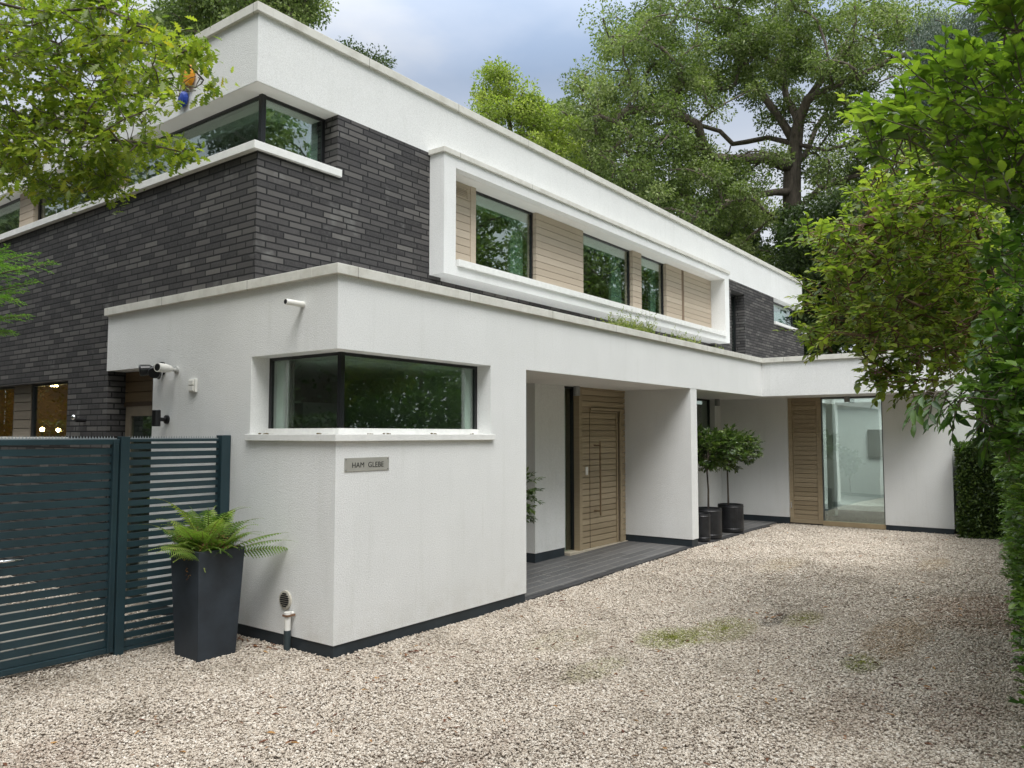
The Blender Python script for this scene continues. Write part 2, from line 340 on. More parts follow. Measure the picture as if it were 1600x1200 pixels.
def npmesh(name, V, F, mat, parent=None, rnd=None, smooth=False):
    """V (n,3), F (m,k) all faces of k corners"""
    me = bpy.data.meshes.new(name); n = len(V); m, k = F.shape
    me.vertices.add(n); me.vertices.foreach_set('co', np.ascontiguousarray(V, dtype=np.float32).ravel())
    me.loops.add(m*k); me.loops.foreach_set('vertex_index', np.ascontiguousarray(F, dtype=np.int32).ravel())
    me.polygons.add(m); me.polygons.foreach_set('loop_start', np.arange(0, m*k, k, dtype=np.int32))
    me.polygons.foreach_set('loop_total', np.full(m, k, dtype=np.int32))
    if smooth: me.polygons.foreach_set('use_smooth', np.ones(m, dtype=bool))
    me.update(calc_edges=True)
    if rnd is not None:
        a = me.attributes.new('rnd', 'FLOAT', 'POINT'); a.data.foreach_set('value', np.ascontiguousarray(rnd, dtype=np.float32))
    me.materials.append(mat); o = bpy.data.objects.new(name, me); COL.objects.link(o)
    if parent is not None: o.parent = parent; o.matrix_parent_inverse = parent.matrix_world.inverted()
    return o

# ------------------------------------------------------------------ ground
GX = [-400, -60, -12, 2.4, 6.2, 16, 60, 400]
def gz(x): return float(np.interp(x, [2.4, 6.2], [0.0, 0.075]))
def sheet(name, x0, x1, y0, y1, mat, dz, step=0.5):
    xs = sorted(set([x0, x1]+[x for x in (2.4, 6.2) if x0 < x < x1]))
    b = MB()
    for i in range(len(xs)-1):
        a, c = xs[i], xs[i+1]; k = len(b.v)
        b.v += [(a, y0, gz(a)+dz), (c, y0, gz(c)+dz), (c, y1, gz(c)+dz), (a, y1, gz(a)+dz)]; b.f.append((k, k+1, k+2, k+3))
    return b.build(name, mat)
struct(sheet('ground', -400, 400, -400, 400, EARTH, -0.06))
struct(sheet('gravel_drive', -9, 12.5, -4.9, 12, GRAVEL, -0.006))
# garden paving slabs behind the gate
mb = MB()
for i in range(9):
    for j in range(2):
        mb.box(-1.9+j*0.62+random.uniform(-.01, .01), -1.31+j*0.62, 1.75+i*0.62, 2.33+i*0.62, -0.02, 0.012)
struct(mb.build('paving_path', m_plain('paving_stone', (0.36, 0.34, 0.29), 0.85, var=0.15, bump=0.4, scale=5), bevel=0.006))
# slate terrace under the canopy
def slab(x0, x1, y0, y1, zt):
    b = MB(); k = 0
    b.v = [(x0, y0, gz(x0)-.1), (x1, y0, gz(x1)-.1), (x1, y1, gz(x1)-.1), (x0, y1, gz(x0)-.1), (x0, y0, gz(x0)+zt), (x1, y0, gz(x1)+zt), (x1, y1, gz(x1)+zt), (x0, y1, gz(x0)+zt)]
    b.f = [(3, 2, 1, 0), (4, 5, 6, 7), (0, 1, 5, 4), (1, 2, 6, 5), (2, 3, 7, 6), (3, 0, 4, 7)]; return b
b = slab(2.43, 6.2, 0.10, 1.35, 0.018); c = slab(6.2, 10.25, 0.10, 1.35, 0.018)
k = len(b.v); b.v += c.v; b.f += [tuple(i+k for i in f) for f in c.f]
struct(b.build('slate_terrace', SLATE))
b = slab(2.43, 6.2, 0.01, 0.095, 0.016); c = slab(6.2, 9.6, 0.01, 0.095, 0.016)
k = len(b.v); b.v += c.v; b.f += [tuple(i+k for i in f) for f in c.f]
struct(b.build('terrace_kerb', m_plain('kerb_slate', (0.05, 0.05, 0.052), 0.6, var=0.2)))

# loose stones
def stones():
    P = []
    def add(x0, x1, y0, y1, dens, s0):
        n = int((x1-x0)*(y1-y0)*dens); x = RG.uniform(x0, x1, n); y = RG.uniform(y0, y1, n)
        P.append(np.stack([x, y, RG.uniform(s0*0.75, s0*1.35, n)], 1))
    add(-2.5, 3.6, -4.4, 1.6, 8200, 0.0072)
    add(3.6, 10.3, -4.1, 0.05, 4200, 0.0084)
    add(-2.6, 0.0, 1.6, 8.0, 1500, 0.0115)
    P = np.concatenate(P)
    rel = P[:, :2]-CAM[:2]; dep = rel@RW[:2, 2]; lat = rel@RW[:2, 0]
    keep = (dep > 3.2) & (np.abs(lat) < dep*0.70+0.2)
    x, y = P[:, 0], P[:, 1]
    keep &= ~((x > -0.01) & (x < 2.44) & (y > 0.0)) & ~((x > 2.44) & (y > -0.005)) & ~((x > 0) & (y > 0)) & ~((x > 10.19) & (y > -2.7))
    keep &= ~((x > -1.92) & (x < -0.68) & (y > 1.75) & (RG.random(len(x)) < 0.93))
    bare = np.sin(x*1.3+y*2.1+.5)*np.sin(x*2.3-y*1.7+1.1)+.6*np.sin(x*4.9+1.3*np.sin(y*3.1))*np.sin(y*5.3+x*1.1)
    keep &= RG.random(len(x)) > np.clip((bare-.45)*.75, 0, .6)
    P = P[keep]; n = len(P)
    base = np.array([[sx, sy, sz] for sz in (-1, 1) for (sx, sy) in ((-1, -1), (1, -1), (1, 1), (-1, 1))], float)
    V = np.repeat(base[None], n, 0)+RG.normal(0, 0.30, (n, 8, 3))
    V *= np.stack([RG.uniform(0.8, 1.5, n), RG.uniform(0.6, 1.0, n), RG.uniform(0.4, 0.8, n)], 1)[:, None]
    V *= (P[:, 2]*0.72)[:, None, None]
    a = RG.uniform(0, 2*np.pi, n); t = RG.normal(0, 0.45, n)
    ca, sa, ct, st = np.cos(a), np.sin(a), np.cos(t), np.sin(t)
    X, Y, Z = V[..., 0], V[..., 1], V[..., 2]
    Y2 = Y*ct[:, None]-Z*st[:, None]; Z2 = Y*st[:, None]+Z*ct[:, None]
    X3 = X*ca[:, None]-Y2*sa[:, None]; Y3 = X*sa[:, None]+Y2*ca[:, None]
    hz = np.interp(P[:, 0], [2.4, 6.2], [0, 0.075])+RG.uniform(-0.006, 0.008, n)+0.006*np.sin(P[:, 0]*3.1)*np.sin(P[:, 1]*4.3+1)
    V = np.stack([X3+P[:, 0:1], Y3+P[:, 1:2], Z2+hz[:, None]], 2).reshape(-1, 3)
    F = np.array([(3, 2, 1, 0), (4, 5, 6, 7), (0, 1, 5, 4), (1, 2, 6, 5), (2, 3, 7, 6), (3, 0, 4, 7)])
    F = (F[None]+(np.arange(n)*8)[:, None, None]).reshape(-1, 4)
    r = np.repeat(np.clip(RG.beta(2.6, 1.7, n), 0, 1), 8)
    o = npmesh('gravel', V, F, STONE, None, r); o['kind'] = 'stuff'; o['label'] = 'cream and grey crushed stone gravel covering the drive'; o['category'] = 'gravel'
stones()

# ------------------------------------------------------------------ house
H = thing('house', 'white rendered two storey modern house with dark brick upper floor and flat roofs', 'house', (0, 0, 0))
P93 = 0.093
# ground floor rendered walls
g = MB()
g.box(0, 2.435, 0, 0.30, P93, 1.60); g.box(1.866, 2.435, 0, 0.30, 1.60, 2.30); g.box(2.15, 2.435, 0.30, 1.40, P93, 2.30)
g.box(0, 0.30, 0.30, 2.635, P93, 1.60); g.box(0, 0.30, 1.077, 2.635, 1.60, 2.30)
g.build('ground_floor_wall', RENDER, H)
g = MB(); g.box(0, 9.30, 0, 3.55, 2.30, 2.78); g.box(0, 9.30, 0, 0.25, 2.78, 2.867); g.box(0, 0.25, 0.25, 3.55, 2.78, 2.867)
g.box(9.30, 11.2, -2.70, 1.60, 2.30, 2.78); g.box(12.9, 16.0, -2.70, 1.60, 2.30, 2.78); g.box(11.2, 12.9, -2.70, -2.1, 2.30, 2.78); g.box(11.2, 12.9, 0.7, 1.60, 2.30, 2.78); g.box(9.30, 9.55, -2.70, 0.0, 2.78, 2.867); g.box(9.55, 16.0, -2.70, -2.45, 2.78, 2.867);  # wing roof boxes leave an added, unseen opening that lets daylight into the hall
g.build('lower_fascia', RENDER, H)
g = MB(); g.box(-.035, 9.265, -.035, 0.27, 2.867, 2.947); g.box(-.035, 0.27, 0.27, 3.575, 2.867, 2.947)
g.box(9.265, 9.57, -2.735, 0.27, 2.867, 2.947); g.box(9.57, 16.03, -2.735, -2.43, 2.867, 2.947)
cp = g.build('lower_coping', COPING, H, bevel=0.004)
g = MB(); g.box(0.01, 2.426, 0.01, 0.29, -0.1, P93); g.box(0.01, 0.29, 0.29, 2.62, -0.1, P93); g.box(2.16, 2.426, 0.29, 1.39, -0.1, P93)
g.build('plinth', PLINTH, H)
g = MB(); g.box(0.26, 2.2, 0.26, 3.5, 2.298, 2.2995); 
# entry pillar wall
g = MB(); g.box(6.39, 6.60, 0.004, 1.16, 0.19, 2.30); g.build('porch_wall', RENDER, H)
g = MB(); g.box(6.398, 6.592, 0.012, 1.155, 0.0, 0.19); g.build('porch_plinth', PLINTH, H)
# entry back wall pieces
g = MB(); g.box(4.15, 4.83, 1.10, 1.40, 0.17, 2.30); g.build('porch_fin_wall', RENDER, H)
g = MB(); g.box(4.158, 4.83, 1.108, 1.39, 0.0, 0.17); g.build('fin_plinth', PLINTH, H)
def boards(x0, x1, y, z0, z1, n, mat, name, parent, th=0.03, axis='x', gap=0.006, back=True):
    b = MB(); h = (z1-z0)/n
    for i in range(n):
        a = z0+i*h+gap/2; c = z0+(i+1)*h-gap/2; e = random.uniform(0, .0012)
        if axis == 'x': b.box(x0, x1, y-e, y+th, a, c)
        else: b.box(y-e, y+th, x0, x1, a, c)
    if back:
        if axis == 'x': b.box(x0+.001, x1-.001, y+th-.003, y+th+.03, z0, z1)
        else: b.box(y+th-.003, y+th+.03, x0+.001, x1-.001, z0, z1)
    return b.build(name, mat, parent)
# timber side panel at far left of the porch
tp = boards(2.44, 3.93, 1.30, 0.05, 2.28, 26, WOODD, 'timber_panel', H)
g = MB(); g.box(3.93, 4.01, 1.27, 1.36, 0.04, 2.30); g.build('panel_frame', WOODD, tp)
g = MB(); g.box(4.01, 4.15, 1.29, 1.38, 0.0, 2.30); g.build('porch_back_wall', RENDER, H)
# sidelight window
sw = MB().box(4.83, 4.845, 1.12, 1.17, 0.11, 2.27).box(5.075, 5.089, 1.12, 1.17, 0.11, 2.27).box(4.83, 5.089, 1.12, 1.17, 2.27, 2.30).build('side_window', BLACKF, H)
MB().box(4.845, 5.075, 1.145, 1.151, 0.11, 2.27).build('pane', GLASS, sw)
MB().box(4.97, 5.10, 1.26, 1.29, 0.1, 2.28).build('curtain', CURT, sw)
MB().box(4.83, 6.40, 1.02, 1.22, 0.03, 0.10).build('door_threshold', m_plain('threshold_stone', (0.50, 0.44, 0.34), 0.7), H, bevel=0.004)
# front door
DR = boards(5.16, 6.39, 1.05, 0.10, 2.27, 27, WOODD, 'front_door', H, th=0.03, gap=0.010)
g = MB(); g.box(5.09, 5.16, 1.03, 1.17, 0.10, 2.285); g.box(5.135, 6.39, 1.04, 1.14, 2.27, 2.298); g.build('door_frame', WOODD, DR)
g = MB(); g.box(5.38, 6.275, 1.022, 1.046, 1.985, 2.02); g.box(6.20, 6.275, 1.022, 1.046, 0.105, 1.985); g.box(5.38, 6.12, 1.03, 1.047, 1.955, 1.975); g.box(6.115, 6.14, 1.03, 1.047, 0.105, 1.975)
g.build('door_trim', WOODD, DR, bevel=0.003)
g = MB(); g.box(6.145, 6.195, 1.0462, 1.05, 0.105, 1.98); g.box(5.375, 5.385, 1.0462, 1.05, 0.105, 1.955); g.box(6.278, 6.288, 1.0462, 1.05, 0.105, 2.02); g.build('door_gap', m_plain('gap_shadow_wood', (0.09, 0.06, 0.035), 0.8), DR)
g = MB(); g.tube([(5.50, .95, .54), (5.50, .95, 1.56)], 0.013, 12); g.tube([(5.50, .95, .60), (5.50, 1.05, .60)], .009, 8); g.tube([(5.50, .95, 1.50), (5.50, 1.05, 1.50)], .009, 8)
g.build('door_handle', m_plain('bronze_steel', (0.34, 0.25, 0.16), 0.35, 0.8), DR, smooth=False)
MB().box(5.26, 5.31, 1.030, 1.05, 1.10, 1.21).build('door_bell', WHITEP, DR, bevel=0.004)
# porch downlights
for x, y in ((4.98, 1.00), (9.75, 0.98)):
    o = MB().lathe([(0.045, 0), (0.045, 0.13)], (x, y, 2.17), 20).build('porch_downlight', GREYM, None, smooth=False)
    tag(o, 'grey cylinder downlight on the soffit beside the front door' if x < 6 else 'grey cylinder downlight above the small window behind the potted trees', 'light fitting', 'cylinder downlights under the canopy')
# wing walls (x = 10.2)
MB().box(10.2, 10.45, -0.135, 1.10, 0.195, 2.30).build('wing_wall', RENDER, H); MB().box(10.2, 10.45, -2.70, -1.70, 0.165, 2.30).box(10.45, 13.2, -2.70, -2.45, 0.165, 2.30).build('wing_wall', RENDER, H)
g = MB()
g.box(6.60, 8.7, 1.10, 1.35, 0.19, 2.30); g.box(8.7, 9.93, 1.10, 1.35, 0.19, 1.70); g.box(9.93, 10.2, 1.10, 1.35, 0.19, 2.30)
g.build('wing_wall', RENDER, H)
MB().box(10.208, 10.44, -2.692, -1.705, 0.0, 0.165).box(10.44, 13.19, -2.692, -2.46, 0.0, 0.165).build('wing_plinth', PLINTH, H)
g = MB(); g.box(10.208, 10.44, -0.13, 1.09, 0.0, 0.195); g.box(6.60, 10.208, 1.108, 1.34, 0.0, 0.19)
g.build('wing_plinth', PLINTH, H)
W2 = MB().box(8.7, 9.93, 1.20, 1.24, 1.73, 1.76).box(9.89, 9.93, 1.20, 1.24, 1.76, 2.30).box(8.7, 9.89, 1.20, 1.24, 2.27, 2.30).build('small_window', BLACKF, H)
MB().box(8.7, 9.89, 1.215, 1.221, 1.76, 2.27).build('pane', GLASS, W2)
MB().box(8.65, 10.0, 1.05, 1.20, 1.70, 1.728).build('window_sill', SILLM, W2)
# wing timber shutter and big glass
def boards_x(y0, y1, x, z0, z1, n, mat, name, parent): return boards(y0, y1, x, z0, z1, n, mat, name, parent, axis='y', gap=.008)
WP = boards_x(-0.62, -0.20, 10.27, 0.17, 2.24, 26, WOODD, 'timber_shutter', H)
g = MB(); g.box(10.24, 10.34, -0.20, -0.135, 0.10, 2.30); g.box(10.24, 10.34, -0.70, -0.62, 0.10, 2.30); g.box(10.245, 10.34, -0.62, -0.20, 2.24, 2.30); g.box(10.245, 10.34, -0.62, -0.20, 0.10, 0.17)
g.build('shutter_frame', WOODD, WP, bevel=0.003)
MB().tube([(10.235, -0.165, 0.36), (10.235, -0.165, 0.46)], 0.011, 8).build('hinge', CHROME, WP)
WG = MB().box(10.25, 10.30, -1.70, -0.70, 2.27, 2.30).box(10.25, 10.30, -1.70, -1.675, 0.16, 2.27).box(10.25, 10.30, -0.715, -0.70, 0.16, 2.27).build('picture_window', m_plain('window_trim', (0.10, 0.105, 0.10), 0.4), H)
MB().box(10.27, 10.276, -1.675, -0.715, 0.16, 2.27).build('pane', m_glass('reflective_glass', 0.20, (0.82, 0.90, 0.87)), WG)
MB().box(10.22, 10.36, -1.70, -0.70, 0.085, 0.16).build('window_sill', m_plain('oak_sill', (0.38, 0.29, 0.17), 0.6), WG)
for y, x in ((-1.17, 10.06), (-1.45, 10.75)):
    if x < 10.5: tag(MB().lathe([(0.045, 0), (0.045, 0.10)], (10.12, y, 2.20), 16).build('porch_downlight', GREYM), 'grey cylinder downlight over the tall glass of the wing', 'light fitting', 'cylinder downlights under the canopy')
# wing interior room
g = MB(); g.box(13.0, 13.1, -2.45, 1.5, 0, 2.3); g.box(10.45, 13.0, 1.05, 1.09, 0.2, 2.3); g.box(11.3, 11.5, -0.62, -0.50, 0.15, 2.3)
g.build('hall_wall', INTW, H)
MB().box(10.45, 13.0, -2.45, 1.05, 0.03, 0.13).build('hall_floor', CARPET, H)
MB().box(12.90, 12.995, -2.40, 1.0, 0.13, 0.24).build('hall_skirting', WHITE, H)
MB().box(12.96, 12.99, -1.25, -0.85, 1.2, 1.75).build('wall_picture', m_plain('picture_grey', (0.20, 0.20, 0.18), 0.7), H)

# lower corner window
fr = MB(); fr.box(.172, .212, .155, .195, 1.70, 2.30)
fr.box(.212, 1.83, .165, .195, 2.275, 2.30); fr.box(1.83, 1.866, .165, .195, 1.70, 2.30); fr.box(.180, .205, .195, 1.04, 2.275, 2.30); fr.box(.180, .205, 1.04, 1.077, 1.70, 2.30)
CW = fr.build('corner_window', BLACKF, H)
MB().box(.212, 1.83, .178, .184, 1.70, 2.275).build('pane', GLASS, CW); MB().box(.190, .196, .195, 1.04, 1.70, 2.275).build('pane', GLASS, CW)
MB().box(-.03, 1.896, -.03, .15, 1.60, 1.652).box(-.03, .15, .15, 1.107, 1.60, 1.652).build('window_sill', SILLM, CW, bevel=0.003)
MB().box(.150, 1.866, .145, .20, 1.652, 1.70).box(.150, .20, .20, 1.077, 1.652, 1.70).build('sill_upstand', SILLM, CW, bevel=0.002)
# debris on that sill
def lump(c, r, n=7):
    b = MB(); b.lathe([(r*.55, 0), (r, r*.35), (r*.75, r*.8), (r*.2, r)], c, n); return b
g = MB()
for (x, y) in ((.45, .10), (.62, .08), (1.7, .09), (.07, .95), (.07, .28), (1.2, .10), (.1, 1.04)):
    for k in range(4):
        q = lump((x+random.uniform(-.04, .04), y+random.uniform(-.02, .02), 1.651), random.uniform(.006, .014)); kk = len(g.v); g.v += q.v; g.f += [tuple(i+kk for i in f) for f in q.f]
o = g.build('moss_debris', m_plain('moss_brown', (0.14, 0.11, 0.06), 0.95)); o['kind'] = 'stuff'; o['label'] = 'small brown moss crumbs on the lower corner window sill'; o['category'] = 'debris'
# kitchen behind it
g = MB(); g.box(.30, 2.15, 3.1, 3.2, 0, 2.3); g.box(2.10, 2.149, .30, 3.1, 0, 2.3); g.build('kitchen_wall', m_plain('kitchen_paint', (0.66, 0.69, 0.62), 0.8), H)
MB().box(.301, 2.10, .301, 3.1, 2.26, 2.297).build('kitchen_ceiling', INTW, H)
MB().box(.301, 2.10, .301, 3.1, 0.0, 0.05).build('kitchen_floor', INTD, H)
MB().box(1.50, 2.05, 2.3, 3.05, 0.9, 2.0).box(0.9, 1.48, 2.45, 3.05, 0.9, 2.0).build('kitchen_cabinet', CABM, H, bevel=0.004)
MB().box(.215, .235, .93, 1.02, 1.70, 2.27).build('curtain', CURT, CW); MB().box(1.74, 1.82, .21, .23, 1.70, 2.27).build('curtain', CURT, CW)
MB().box(.24, .262, .84, .92, 1.70, 2.27).build('blind', m_plain('mauve_blind', (0.34, 0.28, 0.29), 0.8), CW)

# side door recess at left
g = MB(); g.box(0.02, 0.20, 3.55, 3.60, 0, 2.3); 
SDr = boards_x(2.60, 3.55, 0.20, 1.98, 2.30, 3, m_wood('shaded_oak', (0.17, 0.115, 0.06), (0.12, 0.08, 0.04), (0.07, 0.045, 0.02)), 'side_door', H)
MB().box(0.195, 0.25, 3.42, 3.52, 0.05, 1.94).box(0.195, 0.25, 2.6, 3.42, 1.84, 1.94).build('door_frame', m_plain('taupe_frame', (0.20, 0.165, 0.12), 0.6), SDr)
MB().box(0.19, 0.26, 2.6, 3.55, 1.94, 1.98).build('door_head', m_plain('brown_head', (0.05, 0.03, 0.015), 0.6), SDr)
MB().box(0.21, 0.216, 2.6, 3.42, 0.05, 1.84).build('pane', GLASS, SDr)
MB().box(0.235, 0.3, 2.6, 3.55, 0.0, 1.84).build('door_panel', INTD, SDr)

# brick walls
g = MB()
BX = 0.02
g.box(BX, 0.32, 1.083, 15, 2.86, 4.075)                   # left upper band (front part sits on the lower block)
g.box(BX, 0.32, 3.56, 4.45, -0.1, 2.86); g.box(BX, 0.32, 4.45, 9.0, 2.25, 2.86); g.box(BX, 0.32, 4.45, 9.0, -0.1, 1.60); g.box(BX, 0.32, 9.0, 15, -0.1, 2.86)
g.build('side_brick_wall', BRICK, H)
YB = 1.083; YF = YB+0.0
g = MB()
g.box(0.32, 0.894, YF, YB+.3, 2.78, 4.075)
g.box(0.894, 2.352, YF, YB+.3, 2.78, 4.68); g.box(2.36, 9.95, YB+.12, YB+.3, 2.78, 3.45); g.box(9.958, 10.78, YF, YB+.3, 2.78, 4.68)
g.box(10.78, 11.5, YF, YB+.3, 4.49, 4.68); g.box(10.78, 11.5, YF, YB+.3, 2.78, 3.22); g.box(11.5, 13.3, YF, YB+.3, 2.78, 4.68)
g.box(13.3, 15.45, YF, YB+.3, 2.78, 4.09); g.box(15.15, 15.45, YB+.3, 10, 2.78, 4.09)
g.build('front_brick_wall', BRICK, H)
MB().box(0.30, 0.894, 1.385, 1.40, 2.78, 4.04)
# upper fascia and roof
g = MB(); g.box(0, 15.4, YB, 15, 4.68, 5.20); g.box(0, 15.4, YB, YB+.3, 5.20, 5.285); g.box(0, .3, YB+.3, 15, 5.20, 5.285); g.box(15.1, 15.4, YB+.3, 15, 5.20, 5.285)
g.build('upper_fascia', RENDER, H)
g = MB(); g.box(-.03, 15.43, YB-.03, YB+.33, 5.285, 5.367); g.box(-.03, .33, YB+.33, 15.03, 5.285, 5.367); g.box(15.07, 15.43, YB+.33, 15.03, 5.285, 5.367)
cp = g.build('upper_coping', COPING, H, bevel=0.004)
# soffit board slightly proud, smooth paint
MB().box(.004, .89, YB+.004, YB+.2, 4.676, 4.6795).box(.004, .21, YB+.2, 14, 4.676, 4.6795).build('upper_soffit', SOFFIT, H)
MB().box(2.44, 6.388, .004, 1.099, 2.296, 2.2995).box(6.602, 10.19, .004, 1.099, 2.296, 2.2995).box(9.304, 10.19, -2.69, .004, 2.296, 2.2995).build('canopy_soffit', SOFFIT, H)
# upper corner window
fr = MB(); GXu = .195; GYu = YB+.195
fr.box(GXu-.02, GXu+.025, GYu-.02, GYu+.025, 4.146, 4.676)
fr.box(GXu+.025, .86, GYu-.01, GYu+.02, 4.65, 4.676); fr.box(.86, .894, GYu-.01, GYu+.02, 4.146, 4.676)
fr.box(GXu-.01, GXu+.02, GYu+.025, 3.65, 4.65, 4.676)
UW = fr.build('upper_corner_window', BLACKF, H)
MB().box(GXu+.025, .86, GYu, GYu+.006, 4.146, 4.65).build('pane', m_glass('mirror_glass', 0.30, (0.72, 0.84, 0.78)), UW)
MB().box(GXu, GXu+.006, GYu+.025, 3.65, 4.146, 4.65).build('pane', GLASS, UW)
MB().box(-.035, .925, YB-.035, GYu-.02, 4.075, 4.146).box(-.035, GXu-.02, GYu-.02, 15, 4.075, 4.146).build('window_sill', SILLM, UW, bevel=0.003)
MB().box(.88, .896, GYu-.008, GYu+.015, 4.146, 4.676).build('white_bead', WHITE, UW)
MB().box(.30, .86, GYu+.08, GYu+.11, 4.52, 4.66).box(.27, .30, GYu+.1, 3.65, 4.52, 4.66).build('blind_box', CURT, UW)
MB().box(.74, .84, GYu+.03, GYu+.06, 4.146, 4.52).build('blind_guide', CURT, UW)
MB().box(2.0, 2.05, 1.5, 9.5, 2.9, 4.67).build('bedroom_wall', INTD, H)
# upper left strip windows and timber
boards_x(3.65, 4.03, .17, 4.146, 4.676, 6, WOODL, 'timber_panel', H)
SWi = MB().box(.185, .22, 4.03, 5.80, 4.65, 4.676).box(.185, .22, 4.03, 4.05, 4.146, 4.65).box(.185, .22, 5.76, 5.80, 4.146, 4.65).build('strip_window', BLACKF, H)
MB().box(.195, .201, 4.05, 5.76, 4.146, 4.65).build('pane', GLASS, SWi)
boards_x(5.80, 6.20, .13, 4.146, 4.676, 6, WOODL, 'timber_panel', H)
SWi = MB().box(.185, .22, 6.20, 9.5, 4.65, 4.676).box(.185, .22, 6.20, 6.22, 4.146, 4.65).build('strip_window', BLACKF, H)
MB().box(.195, .201, 6.22, 9.5, 4.146, 4.65).build('pane', GLASS, SWi)
MB().box(.30, .33, 4.05, 9.5, 4.52, 4.65).build('blind_box', CURT, SWi)
# lower left windows
LW = MB().box(.12, .16, 5.55, 5.60, 1.62, 2.25).box(.12, .16, 4.45, 5.55, 2.22, 2.25).box(.12, .16, 4.45, 4.48, 1.62, 2.22).build('side_window', BLACKF, H)
MB().box(.135, .141, 4.48, 5.55, 1.62, 2.22).build('pane', GLASS, LW)
MB().box(-.01, .16, 4.40, 9.0, 1.60, 1.622).build('window_sill', SILLM, LW)
boards_x(5.60, 6.08, .11, 1.62, 2.25, 6, m_wood('grey_larch', (0.20, 0.17, 0.13), (0.15, 0.125, 0.09), (0.10, 0.08, 0.06)), 'timber_panel', H)
LW2 = MB().box(.12, .16, 6.08, 6.12, 1.62, 2.25).box(.12, .16, 6.12, 9, 2.22, 2.25).build('side_window', BLACKF, H)
MB().box(.135, .141, 6.12, 9, 1.62, 2.22).build('pane', GLASS, LW2)
g = MB(); g.box(2.9, 3.0, 3.6, 9.2, 0, 2.8); g.box(.32, 3.0, 9.0, 9.1, 0, 2.8); g.box(.32, 2.9, 3.60, 3.68, 0, 2.8); g.build('dining_wall', m_plain('ochre_wall', (0.32, 0.20, 0.07), 0.8, var=0.2, scale=3), H)
MB().box(.32, 2.9, 3.68, 9.0, 2.60, 2.64).build('dining_ceiling', m_plain('ochre_ceiling', (0.40, 0.30, 0.16), 0.8), H)
def onx(u, v, x):
    w = RW @ _ray(u, v); return CAM + w*(x-CAM[0])/w[0]
LA1 = onx(66, 671, 1.0); LA2 = onx(91, 672, 1.0); LS = onx(85, 603, 1.5)
WARM = m_emit('warm_lamp', (1.0, 0.66, 0.28), 75)
MB().lathe([(.05, 0), (.05, .02)], (1.5, LS[1], LS[2]-.01), 14).build('ceiling_spot', WARM, H); MB().lathe([(.06, 0), (.06, .02)], (2.0, 7.3, 2.29), 14).build('ceiling_spot', WARM, H)
def lampball(n, x, y, z, r, lab):
    o = MB().lathe([(r*math.sin(math.pi*k/8)+1e-4, -r*math.cos(math.pi*k/8)) for k in range(9)], (x, y, z), 14).build('table_lamp', WARM, None, smooth=True)
    s = MB().tube([(x, y, 0.75), (x, y, z-r)], 0.01, 6).build('lamp_stem', BLACKP, o)
    tag(o, lab, 'lamp', 'small lit lamps inside the side window')
lampball(0, 1.0, LA1[1], LA1[2], .030, 'small warm table lamp behind the side window, left one of the pair'); lampball(1, 1.0, LA2[1], LA2[2], .026, 'small warm table lamp behind the side window, right one of the pair')

# bay frame on the first floor
g = MB(); yb0 = 0.876
g.box(2.17, 2.36, yb0, YB+.12, 3.35, 4.65); g.box(9.95, 10.15, yb0, YB+.12, 3.35, 4.65)
g.box(2.36, 9.95, yb0, YB+.30, 4.527, 4.65); g.box(2.36, 9.95, yb0, YB+.12, 3.35, 3.455)
BF = g.build('bay_frame', RENDER, H)
MB().box(2.145, 10.175, yb0-.022, YB, 4.65, 4.705).build('bay_coping', COPING, BF, bevel=0.003)
MB().box(2.362, 9.948, yb0+.1, YB+.2, 4.5235, 4.5265).build('bay_soffit', SOFFIT, BF)
MB().box(2.385, 9.94, yb0-.03, 1.23, 3.457, 3.53).build('bay_sill', SILLM, BF, bevel=0.003)
PY = 1.15; GY = 1.22
def pan(x0, x1, post=None):
    o = boards(x0, x1, PY, 3.53, 4.5235, 11, WOODL, 'timber_panel', H, th=.10)
    return o
p0 = pan(2.362, 2.93)
MB().box(2.93, 3.02, PY-.012, PY+.12, 3.53, 4.5235).build('panel_frame', WOODL, p0, bevel=0.003)
v = MB()
for k in range(5): v.box(2.62, 2.86, PY-.012, PY-.002, 4.37+k*.02, 4.38+k*.02)
v.box(2.60, 2.62, PY-.012, PY-.002, 4.36, 4.47); v.box(2.86, 2.88, PY-.012, PY-.002, 4.36, 4.47); v.build('air_vent', WOODL, p0)
pan(4.255, 5.41); pan(6.875, 7.165)
p4 = pan(8.06, 8.66); MB().box(8.66, 8.76, PY+.012, PY+.10, 3.53, 4.5235).build('panel_post', m_plain('dark_timber', (0.22, 0.15, 0.10), 0.7), p4); pan(8.76, 9.95)
for x0, x1 in ((3.02, 4.255), (5.41, 6.875), (7.165, 8.06)):
    w = MB().box(x0, x1, GY-.015, GY+.02, 4.50, 4.5235).box(x1-.032, x1, GY-.015, GY+.02, 3.53, 4.50).build('bay_window', BLACKF, H)
    MB().box(x0, x1-.032, GY, GY+.006, 3.53, 4.50).build('pane', m_glass('bay_glass', 0.26, (0.72, 0.84, 0.78)) if 'bay_glass' not in bpy.data.materials else bpy.data.materials['bay_glass'], w)
    MB().box(x0, x1, GY+.09, GY+.12, 4.36, 4.52).build('roller_blind', CURT, w)
    MB().box(x1-.06-(x1-x0)*.22, x1-.06, GY+.10, GY+.14, 3.53, 4.36).build('curtain', m_plain('pale_curtain', (0.66, 0.72, 0.66), 0.9) if 'pale_curtain' not in bpy.data.materials else bpy.data.materials['pale_curtain'], w)
MB().box(2.06, 15.1, 3.4, 3.5, 2.8, 4.67).box(2.06, 15.1, 1.5, 3.4, 2.80, 2.85).build('landing_wall', INTD, H)
